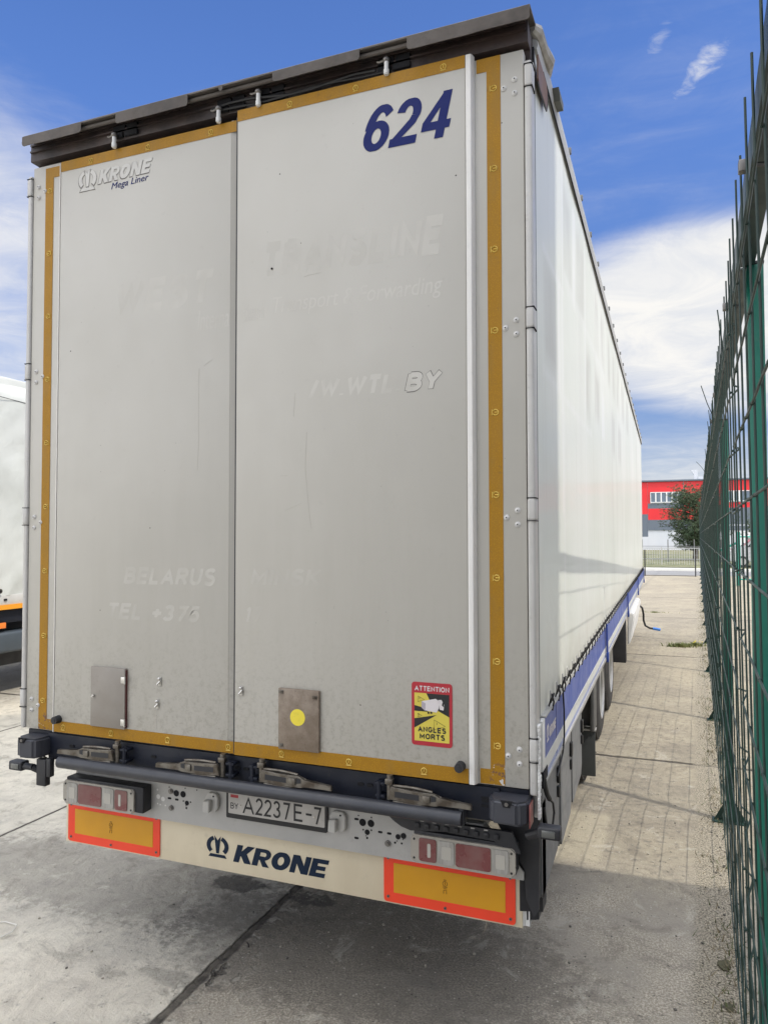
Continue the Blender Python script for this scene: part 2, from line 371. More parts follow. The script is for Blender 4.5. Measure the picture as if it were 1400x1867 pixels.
# letters drawn as strokes in a unit cell: (relative width, strokes)
GLY = {
 '6': (.56, [_arc(.5, .30, .5, .30, 0, 360, 24), [(.02, .36)] + _arc(.56, .52, .56, .48, 190, 60, 10)]),
 '2': (.56, [_arc(.5, .72, .46, .28, 165, -25, 12) + [(.80, .50), (.03, .0), (1.0, .0)]]),
 '4': (.58, [[(.76, -.10), (.76, 1.06)], [(.80, 1.04), (.0, .24)], [(-.06, .22), (1.10, .22)]]),
 '3': (.50, [_arc(.42, .76, .44, .24, 160, -90, 12), _arc(.42, .26, .52, .26, 90, -160, 12)]),
 '7': (.52, [[(0, .98), (1, .98), (.38, -.10)]]),
 '5': (.52, [[(.92, 1), (.18, 1), (.06, .52)] + _arc(.44, .32, .5, .32, 120, -150, 12)]),
 '1': (.30, [[(.75, -.1), (.75, 1)], [(.75, .98), (.05, .76)]]), '8': (.56, [_arc(.5, .76, .42, .24, 0, 360, 20), _arc(.5, .27, .5, .27, 0, 360, 20)]),
 '0': (.56, [_arc(.5, .5, .5, .5, 0, 360, 28)]), '9': (.56, [_arc(.5, .70, .5, .30, 0, 360, 24), [(.98, .64)] + _arc(.44, .48, .56, .48, 10, -120, 10)]),
 'A': (.70, [[(-.05, -.10), (.5, 1.0), (1.05, -.10)], [(.2, .30), (.8, .30)]]),
 'B': (.62, [[(0, -.08), (0, 1.08)], [(0, 1), (.5, 1)] + _arc(.5, .76, .42, .24, 85, -85, 8) + [(0, .52)], [(0, .52), (.52, .52)] + _arc(.52, .26, .48, .26, 85, -85, 8) + [(0, 0)]]),
 'E': (.56, [[(1.05, 1), (0, 1), (0, 0), (1.08, 0)], [(0, .52), (.95, .52)]]),
 'F': (.54, [[(1.05, 1), (0, 1), (0, -.1)], [(0, .52), (.9, .52)]]),
 'G': (.68, [_arc(.5, .5, .5, .5, 40, 340, 20) + [(.98, .44), (.58, .44)]]),
 'I': (.0, [[(.5, -.08), (.5, 1.08)]]), 'K': (.62, [[(0, -.08), (0, 1.08)], [(1.0, 1.08), (.06, .42)], [(.32, .62), (1.06, -.08)]]),
 'L': (.50, [[(0, 1.08), (0, 0), (1.05, 0)]]), 'M': (.78, [[(0, -.08), (0, 1.0), (.5, .25), (1, 1.0), (1, -.08)]]),
 'N': (.62, [[(0, -.08), (0, 1.0), (1, 0.0), (1, 1.08)]]), 'O': (.70, [_arc(.5, .5, .5, .5, 0, 360, 28)]),
 'R': (.62, [[(0, -.08), (0, 1.08)], [(0, 1), (.55, 1)] + _arc(.55, .74, .42, .26, 85, -85, 8) + [(0, .48)], [(.55, .48), (1.04, -.08)]]),
 'S': (.58, [_arc(.5, .76, .46, .24, 30, 260, 14) + _arc(.5, .25, .5, .27, 80, -150, 14)]),
 'T': (.56, [[(-.1, 1), (1.1, 1)], [(.5, 1), (.5, -.08)]]), 'U': (.62, [[(0, 1.08), (0, .4)] + _arc(.5, .4, .5, .4, 190, 350, 14) + [(1, 1.08)]]),
 'W': (.98, [[(-.02, 1.08), (.24, 0), (.5, .92), (.76, 0), (1.02, 1.08)]]), 'Y': (.60, [[(-.08, 1.08), (.5, .45), (1.08, 1.08)], [(.5, .48), (.5, -.08)]]),
 '.': (.0, [[(.5, -.06), (.5, .06)]]), '-': (.30, [[(0, .45), (1, .45)]]), '+': (.5, [[(-.1, .45), (1.1, .45)], [(.5, .12), (.5, .78)]]), '/': (.30, [[(0, -.1), (1, 1.1)]]), ' ': (.16, []),
}
def _ring(cx_, cz_, ro, so, ri, si, a0=0, a1=360, n=20):
    out = []
    for k in range(n):
        A, B = R(a0 + (a1 - a0) * k / n), R(a0 + (a1 - a0) * (k + 1) / n)
        out.append([(cx_ + ro * math.cos(A), cz_ + so * math.sin(A)), (cx_ + ro * math.cos(B), cz_ + so * math.sin(B)), (cx_ + ri * math.cos(B), cz_ + si * math.sin(B)), (cx_ + ri * math.cos(A), cz_ + si * math.sin(A))])
    return out
def _bx(x0, x1, z0, z1): return [(x0, z0), (x1, z0), (x1, z1), (x0, z1)]
# heavy grotesque letters as filled pieces: (width, pieces); pieces of one glyph do not share a level
HEAVY = {
 'K': (1.0, [[_bx(0, .33, 0, 1)], [[(.31, .36), (.31, .62), (.60, 1), (1.02, 1), (.56, .42)]], [[(.34, .50), (.58, .66), (1.04, 0), (.64, 0), (.32, .44)]]]),
 'R': (.96, [[_bx(0, .33, 0, 1)], [_bx(.32, .60, .80, 1)], [_bx(.32, .60, .36, .58)], _ring(.58, .68, .36, .32, .10, .115, -90, 90, 12), [[(.34, .42), (.64, .46), (.72, .30), (1.0, 0), (.62, 0)]]]),
 'O': (1.02, [_ring(.51, .5, .51, .52, .17, .24, 0, 360, 32)]),
 'N': (1.0, [[_bx(0, .30, 0, 1)], [_bx(.70, 1.0, 0, 1)], [[(0, 1), (.36, 1), (1.0, 0), (.64, 0)]]]),
 'E': (.84, [[_bx(0, .33, 0, 1)], [_bx(.32, .84, 0, .24)], [_bx(.32, .78, .385, .615)], [_bx(.32, .86, .76, 1)]]),
 '6': (.70, [_ring(.35, .325, .35, .335, .125, .165, 0, 360, 28), _ring(.40, .46, .40, .55, .165, .37, 178, 42, 14)]),
 '2': (.70, [_ring(.35, .69, .33, .325, .105, .15, 172, -18, 14), [[(.66, .60), (.445, .635), (.40, .54), (-.02, .14), (-.04, 0), (.20, .12), (.58, .44)]], [_bx(-.04, .69, 0, .185)]]),
 '4': (.72, [[_bx(.385, .615, 0, 1.0)], [_bx(-.01, .73, .195, .375)], [[(-.01, .19), (-.01, .38), (.42, 1.0), (.60, 1.0), (.42, .72), (.20, .38)]]]),
}
def stroke_text(name, body, a0, a1, z0, z1, plane, d, material, parent, t=0.20, shear=0.25, gap=0.13, thick=0.0008, zslope=0.0, label=None, outline=0.0, heavy=False):
    """heavy grotesque lettering built from strokes; t = stroke weight as a share of the cap height"""
    polys = []; x = 0.0; lvl = 0
    for ch in body:
        if heavy:
            hw, pieces = HEAVY[ch]
            for pc in pieces:
                for q in pc:
                    vv = [Vector((x + a_, b__)) for a_, b__ in q]
                    if outline:
                        cm = sum(vv, Vector((0, 0))) / len(vv)
                        vv = [v_ + Vector((outline if v_.x > x + hw / 2 else -outline, outline if v_.y > .5 else -outline)) for v_ in vv]
                    polys.append((vv, lvl))
                lvl += 1
            x += hw + gap
            continue
        gw, strokes = GLY[ch]
        gw_ = gw * 1.0
        for st in strokes:
            pts = [(x + t / 2 + px_ * gw_, t / 2 + pz_ * (1 - t)) for px_, pz_ in st]
            closed = len(pts) > 6 and (Vector(pts[0]) - Vector(pts[-1])).length < 1e-4
            if closed: pts = pts[:-1]
            n = len(pts); Lh, Rh = [], []
            tt = t / 2 + outline
            for i in range(n):
                p = Vector(pts[i])
                a = Vector(pts[i - 1]) if (closed or i > 0) else None
                b_ = Vector(pts[(i + 1) % n]) if (closed or i < n - 1) else None
                d1 = (p - a).normalized() if a is not None else None; d2 = (b_ - p).normalized() if b_ is not None else None
                if d1 is None: d1 = d2
                if d2 is None: d2 = d1
                n1 = Vector((-d1.y, d1.x)); n2 = Vector((-d2.y, d2.x)); mm = (n1 + n2)
                if mm.length < 1e-5: mm = n1
                mm.normalize(); k = min(1 / max(mm.dot(n1), 0.2), 2.3)
                Lh.append(p + mm * tt * k); Rh.append(p - mm * tt * k)
            for i in range(n if closed else n - 1):
                j = (i + 1) % n; polys.append(([Lh[i], Lh[j], Rh[j], Rh[i]], lvl))
            lvl += 1
        x += gw_ + t + gap
    W_ = x - gap
    zlo, zhi = 0.0, 1.0
    bm = bmesh.new()
    def clampz(q): return Vector((q.x, min(max(q.y, zlo - outline), zhi + outline)))
    for ps, lv in polys:
        e = thick + 0.000012 * lv
        vs = []
        for q in ps:
            q = clampz(q); u = (q.x + shear * q.y) / (W_ + shear)
            a = a0 + u * (a1 - a0); z = z0 + q.y * (z1 - z0) + zslope * u
            vs.append((a, z))
        F = [bm.verts.new((a, d - e, z) if plane == 'y' else (d + e, a, z)) for a, z in vs]
        try: bm.faces.new(F)
        except ValueError: pass
    bmesh.ops.remove_doubles(bm, verts=bm.verts, dist=1e-7)
    bmesh.ops.dissolve_degenerate(bm, edges=bm.edges, dist=1e-7)
    for f in bm.faces:
        f.normal_update()
        want = Vector((0, -1, 0)) if plane == 'y' else Vector((1, 0, 0))
        if f.normal.dot(want) < 0: f.normal_flip()
    me = bpy.data.meshes.new(name); bm.to_mesh(me); bm.free(); me.materials.append(material)
    o = bpy.data.objects.new(name, me); COL.objects.link(o); o.parent = parent
    if label: o['label'] = label
    return o

def crown_polys():
    """crown emblem in a unit box (x 0..1, z 0..1)"""
    def arc(cx_, cz_, r_in, r_out, a0, a1, n=12, sx=1.0):
        p = [(cx_ + sx * r_out * math.cos(R(a0 + (a1 - a0) * k / n)), cz_ + r_out * math.sin(R(a0 + (a1 - a0) * k / n))) for k in range(n + 1)]
        p += [(cx_ + sx * r_in * math.cos(R(a1 - (a1 - a0) * k / n)), cz_ + r_in * math.sin(R(a1 - (a1 - a0) * k / n))) for k in range(n + 1)]
        return p
    left = arc(0.48, 0.57, 0.31, 0.50, 114, 226); right = arc(0.52, 0.57, 0.31, 0.50, 66, -46)
    spear = [(0.35, 1.06), (0.435, 0.20), (0.565, 0.20), (0.65, 1.06), (0.50, 0.84)]
    base = [(0.16, 0.15), (0.84, 0.15), (0.93, 0.0), (0.07, 0.0)]
    return [left, right, spear, base]
def crown(mb, a0, a1, z0, z1, plane, d, thick=0.0008, shrink=0.0):
    for p in crown_polys():
        if shrink:
            cxm = sum(q[0] for q in p) / len(p); czm = sum(q[1] for q in p) / len(p)
            p = [(cxm + (x - cxm) * (1 + shrink), czm + (z - czm) * (1 + shrink)) for x, z in p]
        pts = [(a0 + x * (a1 - a0), z0 + z * (z1 - z0)) for x, z in p]
        if plane == 'y': mb.prism(pts, 'y', d, d - thick)
        else: mb.prism(pts, 'x', d, d + thick)
    return mb

# ================================================================== GROUND, ROAD, VERGE
def ground_mat():
    mt = bpy.data.materials.new('yard_concrete'); mt.use_nodes = True
    t = NT(mt.node_tree); b = t.n['Principled BSDF']
    tc = t.new('ShaderNodeTexCoord').outputs['Object']
    s = t.new('ShaderNodeSeparateXYZ'); t.put(s.inputs[0], tc)
    X, Y = s.outputs[0], s.outputs[1]
    wob = t.math('MULTIPLY', t.math('SUBTRACT', t.noise(tc, 2.2, 5, 0.65), 0.5), 0.12)
    big = t.noise(tc, 0.35, 4, 0.55); mid = t.noise(tc, 1.7, 6, 0.65, 0.6); fine = t.noise(tc, 16, 6, 0.7); grit = t.noise(tc, 95, 5, 0.8); coarse = t.noise(tc, 6.5, 5, 0.7)
    swirl = t.noise(t.scale(tc, 1.2, 0.8, 1), 5.0, 9, 0.72, 1.1)
    c = t.mix(t.ramp(big, 0.38, 0.62), (0.400, 0.352, 0.262), (0.340, 0.302, 0.232))
    c = t.mix(t.ramp(mid, 0.40, 0.72, 0, 0.7), c, (0.25, 0.222, 0.18))
    c = t.mix(t.ramp(fine, 0.47, 0.72, 0, 0.8), c, (0.175, 0.160, 0.138))
    c = t.mix(t.ramp(fine, 0.45, 0.25, 0, 0.5), c, (0.50, 0.46, 0.37))
    # smoother grey trowelled slab left of the long joint, coarse stony one right of it
    lft = t.ramp(t.math('ADD', X, wob), -0.20, -0.30)
    cl = t.mix(t.ramp(swirl, 0.30, 0.72), (0.70, 0.655, 0.545), (0.53, 0.49, 0.41))
    cl = t.mix(t.ramp(grit, 0.58, 0.72, 0, 0.6), cl, (0.24, 0.225, 0.195)); cl = t.mix(t.ramp(coarse, 0.50, 0.75, 0, 0.5), cl, (0.30, 0.28, 0.245)); cl = t.mix(t.ramp(big, 0.46, 0.60, 0, 0.35), cl, (0.34, 0.325, 0.295))
    cl = t.mix(t.ramp(fine, 0.56, 0.75, 0, 0.5), cl, (0.15, 0.148, 0.142))
    cl = t.mix(t.ramp(Y, 2.6, 4.5, 0, 0.6), cl, c)
    near = t.math('MULTIPLY', t.ramp(t.math('ADD', Y, t.math('MULTIPLY', wob, 6.0)), 2.4, 1.2), t.math('SUBTRACT', 1.0, lft))
    cr = t.mix(t.ramp(grit, 0.44, 0.60), (0.29, 0.258, 0.210), (0.66, 0.60, 0.49))
    cr = t.mix(t.ramp(coarse, 0.50, 0.70, 0, 0.55), cr, (0.22, 0.20, 0.17)); cr = t.mix(t.ramp(coarse, 0.46, 0.30, 0, 0.35), cr, (0.40, 0.365, 0.315))
    cr = t.mix(t.ramp(mid, 0.36, 0.7), cr, (0.36, 0.33, 0.28))
    c = t.mix(lft, c, cl); c = t.mix(t.math('MULTIPLY', near, 0.85), c, cr)
    # pale patch beside the trailer
    pa = t.math('MULTIPLY', t.ramp(t.math('ADD', X, t.math('MULTIPLY', wob, 0.5)), 1.36, 1.30), t.ramp(X, 0.9, 1.0))
    pb = t.math('MULTIPLY', t.ramp(t.math('ADD', Y, wob), 2.85, 2.72), t.ramp(t.math('ADD', Y, wob), 1.85, 2.02))
    c = t.mix(t.math('MULTIPLY', t.math('MULTIPLY', pa, pb), 0.75), c, (0.50, 0.445, 0.33))
    # dark stains; two wide dark patches under the trailer's rear
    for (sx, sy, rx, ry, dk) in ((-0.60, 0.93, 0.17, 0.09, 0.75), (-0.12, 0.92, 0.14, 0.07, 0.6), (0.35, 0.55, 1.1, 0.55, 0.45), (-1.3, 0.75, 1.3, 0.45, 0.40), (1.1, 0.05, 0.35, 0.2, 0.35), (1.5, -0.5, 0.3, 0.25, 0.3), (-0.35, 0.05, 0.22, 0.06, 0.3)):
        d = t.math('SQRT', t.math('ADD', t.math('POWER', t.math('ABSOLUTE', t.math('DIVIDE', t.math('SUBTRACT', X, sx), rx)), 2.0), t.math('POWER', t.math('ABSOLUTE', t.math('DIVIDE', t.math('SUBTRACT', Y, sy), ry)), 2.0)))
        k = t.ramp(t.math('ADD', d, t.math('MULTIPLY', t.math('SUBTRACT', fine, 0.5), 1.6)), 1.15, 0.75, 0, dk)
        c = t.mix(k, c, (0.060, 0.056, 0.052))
    # aggregate grains
    v = t.new('ShaderNodeTexVoronoi'); t.put(v.inputs['Vector'], tc); v.inputs['Scale'].default_value = 42
    v.inputs['Randomness'].default_value = 1.0
    grain = t.math('MULTIPLY', t.math('LESS_THAN', v.outputs['Distance'], 0.20), t.math('GREATER_THAN', t.noise(tc, 31, 2), 0.52))
    gm = t.math('MULTIPLY', grain, t.math('SUBTRACT', 1.0, t.math('MULTIPLY', lft, 0.75)))
    gsh = t.noise(tc, 21, 1)
    rough_ = t.noise(t.scale(tc, 1, 1, 1, 3, 3, 0), 3.2, 6, 0.75, 0.8)
    c = t.mix(t.math('MULTIPLY', t.ramp(rough_, 0.52, 0.66, 0, 0.45), t.ramp(Y, 9, 3)), c, (0.17, 0.152, 0.125))
    c = t.mix(t.math('MULTIPLY', t.ramp(rough_, 0.44, 0.34, 0, 0.35), t.ramp(Y, 9, 3)), c, (0.66, 0.62, 0.53))
    c = t.mix(t.math('MULTIPLY', gm, 0.75), c, t.mix(t.ramp(gsh, 0.42, 0.58), (0.085, 0.077, 0.067), (0.60, 0.56, 0.48)))
    # chipped pits and spalls beside the long joint, pale crumbs of mortar
    nj = t.ramp(t.math('ABSOLUTE', t.math('SUBTRACT', X, -0.22)), 0.22, 0.03)
    spall = t.math('MULTIPLY', nj, t.ramp(t.noise(t.scale(tc, 1, 1, 1, 4, 1, 0), 11, 5, 0.7), 0.54, 0.60))
    c = t.mix(t.math('MULTIPLY', spall, 0.6), c, (0.50, 0.47, 0.40))
    pit = t.math('MULTIPLY', t.ramp(t.noise(t.scale(tc, 1, 1, 1, 2, 8, 0), 27, 3, 0.6), 0.66, 0.70), t.ramp(coarse, 0.45, 0.6))
    c = t.mix(t.math('MULTIPLY', pit, 0.7), c, (0.10, 0.09, 0.078))
    # slab joints
    def joint(coord, pos, wid, jit):
        q = t.math('ABSOLUTE', t.math('SUBTRACT', t.math('ADD', coord, t.math('MULTIPLY', wob, jit)), pos))
        return t.ramp(q, wid, wid * 0.45)
    J = t.math('MAXIMUM', joint(t.math('ADD', X, t.math('MULTIPLY', t.math('SUBTRACT', fine, 0.5), 0.035)), -0.262, 0.030, 0.45), t.math('MULTIPLY', joint(X, -0.235, 0.075, 0.6), t.ramp(t.noise(t.scale(tc, 1, .5, 1, 7, 3, 0), 5, 5, 0.7), 0.56, 0.62, 0, 0.75)))
    for px_, ww, jj in ((-2.46, 0.014, 0.3), (-4.7, 0.014, 0.3)):
        J = t.math('MAXIMUM', J, joint(X, px_, ww, jj))
    per = t.math('ABSOLUTE', t.math('SUBTRACT', t.math('MODULO', t.math('ADD', t.math('ADD', Y, t.math('MULTIPLY', wob, 0.6)), 300.0 - 5.36 + 3.05), 6.1), 3.05))
    J = t.math('MAXIMUM', J, t.math('MULTIPLY', t.ramp(per, 0.030, 0.012), t.ramp(t.noise(tc, 3.0, 3), 0.30, 0.42, 0.35, 1)))
    cr1 = t.math('ABSOLUTE', t.math('SUBTRACT', t.noise(tc, 0.55, 5, 0.55, 0.3), 0.5))
    J2 = t.math('MULTIPLY', t.ramp(cr1, 0.0028, 0.0008), t.ramp(t.noise(t.scale(tc, 1, 1, 1, 9, 2, 0), 0.4, 2), 0.52, 0.56))
    c = t.mix(t.math('MULTIPLY', J, 0.9), c, t.mix(t.ramp(fine, 0.4, 0.6), (0.050, 0.044, 0.038), (0.11, 0.098, 0.080)))
    edge = t.ramp(t.math('ABSOLUTE', t.math('SUBTRACT', t.math('ADD', X, wob), t.math('ADD', t.math('MULTIPLY', Y, 0.0367), 1.90))), 0.15, 0.07)   # gravelly strip at the fence
    grv = t.mix(t.ramp(grit, 0.40, 0.60), (0.11, 0.095, 0.072), (0.50, 0.45, 0.35))
    c = t.mix(t.math('MULTIPLY', edge, t.ramp(fine, 0.30, 0.48)), c, grv)
    t.put(b.inputs['Base Color'], c)
    b.inputs['Roughness'].default_value = 0.92; b.inputs['Specular IOR Level'].default_value = 0.25
    h = t.math('ADD', t.math('MULTIPLY', fine, 0.5), t.math('ADD', t.math('MULTIPLY', grit, t.math('SUBTRACT', 0.35, t.math('MULTIPLY', lft, 0.2))), t.math('MULTIPLY', swirl, t.math('MULTIPLY', lft, 0.7))))
    h = t.math('SUBTRACT', h, t.math('MULTIPLY', J, 1.6))
    h = t.math('ADD', h, t.math('MULTIPLY', gm, 0.25)); h = t.math('SUBTRACT', h, t.math('MULTIPLY', t.math('MAXIMUM', pit, spall), 0.5))
    bn = t.new('ShaderNodeBump'); bn.inputs['Strength'].default_value = 1.0; bn.inputs['Distance'].default_value = 0.022
    t.put(bn.inputs['Height'], h); t.put(b.inputs['Normal'], bn.outputs[0])
    return mt
g = MB(); g.box(-900, 900, -400, 1200, -0.5, 0.0)
tag(g.build('ground', ground_mat(), smooth=False), kind='structure')

M_asph = mat('asphalt', (0.20, 0.20, 0.20), 0.9, var=0.6, vscale=0.6, col2=(0.26, 0.26, 0.26), bump=0.3)
M_kerb = mat('kerb_stone', (0.66, 0.65, 0.61), 0.8, var=0.4, vscale=1)
def grass_c(t, b, tc):
    c = t.mix(t.ramp(t.noise(tc, 0.9, 5, 0.7), 0.35, 0.65), (0.110, 0.125, 0.060), (0.25, 0.235, 0.145))
    c = t.mix(t.ramp(t.noise(tc, 9, 4, 0.7), 0.4, 0.7, 0, 0.6), c, (0.06, 0.085, 0.03)); t.put(b.inputs['Base Color'], c)
M_grass = mat('verge_grass', (0.1, 0.14, 0.05), 0.9, custom=grass_c, bump=0.8, bscale=12)
g = MB(); g.box(-120, 200, 36.9, 41.6, -0.1, 0.004); tag(g.build('road', M_asph, smooth=False), kind='structure')
g = MB(); g.box(-120, 200, 41.6, 42.0, -0.1, 0.16, 0.02); tag(g.build('kerb', M_kerb), kind='structure')
g = MB()                                                            # bank of grass rising beyond the kerb
prof = [(42.0, -0.1), (42.0, 0.13), (46, 0.30), (55, 0.42), (89, 0.3), (89, -0.1)]
g.prism(prof, 'x', -120, 200); tag(g.build('grass_verge', M_grass, smooth=False), kind='structure')

# ================================================================== THE TRAILER
TR = empty('semi_trailer', (0, 0, 0), 'white curtain-sided semi-trailer with amber taped rear doors and number 624, filling the picture', 'trailer')
Z0, Z1 = 1.062, 3.90

# --- rear doors
def make_door(side):
    mb = MB()
    if side > 0:
        mb.box(-0.020, 1.243, 0.004, 0.05, Z0, Z1 - 0.005, 0.004)          # leaf
        mb.box(-0.024, 1.020, -0.022, 0.0035, Z0 + 0.002, 3.912, 0.006, 3)  # raised outer skin
    else:
        mb.box(-1.243, -0.030, 0.004, 0.05, Z0, Z1 - 0.015, 0.004)
        mb.box(-1.052, -0.060, -0.010, 0.0035, Z0 + 0.002, 3.878, 0.006, 3)
        mb.prism([(-0.060, -0.010), (-0.027, 0.002), (-0.027, 0.012), (-0.062, 0.012)], 'z', Z0 + 0.002, 3.878)
    d = mb.build('door', M_door, TR)
    d['label'] = 'right rear door with the number and the warning placard' if side > 0 else 'left rear door with the maker badge near its top'
    return d
DR, DL = make_door(1), make_door(-1)
# pressed rounded edge of the right door
mb = MB()
prof = [(1.0205, 0.002), (1.0205, -0.0225), (1.024, -0.0238), (1.040, -0.0238), (1.0445, -0.019), (1.0500, 0.002)]
mb.prism(prof, 'z', Z0 + 0.002, 3.9080); mb.build('edge_profile', M_seam, DR)
mb = MB(); mb.prism([(-1.068, 0.0035), (-1.062, -0.006), (-1.053, -0.011), (-1.053, 0.0035)], 'z', Z0, 3.872); mb.build('edge_profile', M_seam, DL)
mb = MB(); mb.box(-0.029, -0.0215, -0.0195, 0.03, Z0 + 0.01, 3.88); mb.build('rubber_seal', M_black, DR)

def tape(mb, x0, x1, z0, z1, y):
    mb.mi = 0; mb.box(x0, x1, y - 0.0012, y, z0, z1)
def emblem(mb, x, z, y, rot):
    mb.mi = 1; s = 0.011
    pts = [(math.cos(R(a)) * s, math.sin(R(a)) * s) for a in range(-60, 241, 30)]
    c_, s_ = math.cos(rot), math.sin(rot)
    def tr(p): return (x + p[0] * c_ - p[1] * s_, y - 0.0014, z + p[0] * s_ + p[1] * c_)
    mb.tube([tr(p) for p in pts], 0.0019, 4); mb.tube([tr((0, s)), tr((0, -s * 0.4))], 0.0019, 4)
    mb.tube([tr((-s, -s * 1.25)), tr((s, -s * 1.25))], 0.0019, 4)
mb = MB()
tape(mb, -0.022, 1.018, 3.858, 3.908, -0.0225)
for x in (0.24, 0.55, 0.93): emblem(mb, x, 3.882, -0.0235, 0)
mb.build('marking_tape', [M_tape, M_tapemark], DR)
mb = MB(); tape(mb, -0.022, 1.018, Z0 + 0.004, Z0 + 0.060, -0.0225)
for x in (0.21, 0.52, 0.84): emblem(mb, x, Z0 + 0.033, -0.0235, 0)
mb.build('marking_tape', [M_tape, M_tapemark], DR)
mb = MB(); tape(mb, 1.098, 1.153, Z0 + 0.004, 3.893, 0.0035); tape(mb, 1.058, 1.098, 3.838, 3.893, 0.0035); tape(mb, 1.058, 1.098, Z0 + 0.004, Z0 + 0.060, 0.0035)
for k in range(9): emblem(mb, 1.126, 3.765 - 0.319 * k, 0.0025, -math.pi / 2)
mb.build('marking_tape', [M_tape, M_tapemark], DR)
mb = MB()
tape(mb, -1.048, -0.031, 3.824, 3.874, -0.0105)
for x in (-0.86, -0.52, -0.17): emblem(mb, x, 3.848, -0.0115, 0)
mb.build('marking_tape', [M_tape, M_tapemark], DL)
mb = MB(); tape(mb, -1.048, -0.031, Z0 + 0.004, Z0 + 0.056, -0.0105)
for x in (-0.99, -0.70, -0.38, -0.06): emblem(mb, x, Z0 + 0.030, -0.0115, 0)
mb.build('marking_tape', [M_tape, M_tapemark], DL)
mb = MB(); tape(mb, -1.162, -1.110, Z0 + 0.004, 3.868, 0.0035); tape(mb, -1.110, -1.070, 3.815, 3.868, 0.0035); tape(mb, -1.110, -1.058, Z0 + 0.004, Z0 + 0.056, 0.0035)
for k in range(9): emblem(mb, -1.135, 3.750 - 0.318 * k, 0.0025, math.pi / 2)
mb.build('marking_tape', [M_tape, M_tapemark], DL)

# fleet number
stroke_text('number_lettering', '624', 0.572, 0.985, 3.598, 3.784, 'y', -0.0225, M_navy, DR, shear=0.26, gap=0.10, heavy=True)
# badge of the left door
mb = MB(); crown(mb, -0.935, -0.829, 3.700, 3.797, 'y', -0.0105, 0.0006, 0.10); mb.build('emblem_outline', M_outline, DL)
mb = MB(); crown(mb, -0.933, -0.827, 3.702, 3.799, 'y', -0.0112, 0.0010); mb.build('emblem', M_sticker, DL)
stroke_text('badge_outline', 'KRONE', -0.818, -0.497, 3.719, 3.787, 'y', -0.0105, M_outline, DL, heavy=True, shear=0.30, gap=0.09, zslope=0.004, thick=0.0002, outline=0.018)
stroke_text('badge_lettering', 'KRONE', -0.815, -0.494, 3.7215, 3.7895, 'y', -0.0112, M_sticker, DL, heavy=True, shear=0.30, gap=0.09, zslope=0.004)
fit_text('badge_lettering', 'Mega Liner', -0.735, -0.515, 3.672, 3.712, 'y', -0.0105, M_navy, DL, bold=0.0, shear=0.25, zslope=0.008, label='small dark blue second line of the badge')
# faded lettering left behind on both doors
G = dict(plane='y', material=M_ghost)
def ghost(s_, a0, a1, z0, z1, door, m_=M_ghost, t=0.2, shear=0.25):
    stroke_text('faded_lettering', s_, a0, a1, z0, z1, 'y', -0.02205 if door is DR else -0.01005, m_, door, t=t, shear=shear, thick=0.0001)
def ghost2(s_, a0, a1, z0, z1, door, m_=M_ghost):
    fit_text('faded_lettering', s_, a0, a1, z0, z1, 'y', -0.02205 if door is DR else -0.01005, m_, door, bold=0.0, shear=0.2, thick=0.0001)
ghost2('Transport & Forwarding', 0.16, 0.922, 2.955, 3.045, DR)
ghost2('Interna', -0.235, -0.07, 2.945, 3.035, DL, M_ghost2)
ghost2('tional', 0.01, 0.12, 2.955, 3.035, DR, M_ghost2)
ghost('/W.WTL.', 0.330, 0.757, 2.590, 2.672, DR, M_ghost, 0.26)
stroke_text('faded_lettering', 'BY', 0.762, 0.922, 2.588, 2.668, 'y', -0.0223, M_outline, DR, t=0.26, shear=0.25, thick=0.0001, outline=0.022)
stroke_text('faded_lettering', 'BY', 0.763, 0.921, 2.590, 2.666, 'y', -0.0226, M_ghost, DR, t=0.26, shear=0.25, thick=0.0002)
ghost('TRANSLINE', 0.10, 0.94, 3.130, 3.290, DR, M_ghost2, 0.28)
ghost('WEST', -0.72, -0.14, 3.06, 3.22, DL, M_ghost2, 0.26)
ghost('BELARUS', -0.64, -0.12, 1.79, 1.87, DL, M_ghost2, 0.22); ghost('MINSK', 0.05, 0.40, 1.80, 1.875, DR, M_ghost2, 0.22)
ghost('TEL +375', -0.74, -0.20, 1.625, 1.70, DL, M_ghost2, 0.22); ghost('17', 0.02, 0.12, 1.64, 1.71, DR, M_ghost2, 0.2)

def scratch(pts, door, r=0.0005):
    y = -0.0222 if door is DR else -0.0102
    mb = MB(); mb.tube([(x, y, z) for x, z in pts], r, 4); mb.build('scratch', M_scratch, door)
M_scratch = mat('scratch_mark', (0.42, 0.400, 0.350), 0.6)
scratch([(-0.20, 2.78), (-0.165, 2.80), (-0.155, 2.805)], DL); scratch([(-0.225, 2.77), (-0.228, 2.60), (-0.224, 2.45), (-0.231, 2.31)], DL)
scratch([(-0.62, 1.10), (-0.67, 1.13), (-0.75, 1.155), (-0.83, 1.19)], DL, 0.0005) if False else None
scratch([(0.325, 2.45), (0.318, 2.30), (0.336, 2.12), (0.348, 2.04)], DR, 0.0005); scratch([(0.20, 2.27), (0.235, 2.27)], DR); scratch([(0.22, 2.12), (0.30, 2.15)], DR)
scratch([(0.27, 2.62), (0.262, 2.52)], DR); scratch([(-0.44, 1.23), (-0.442, 1.13)], DL); scratch([(0.31, 3.115), (0.33, 3.12), (0.39, 3.125)], DR, 0.0005)

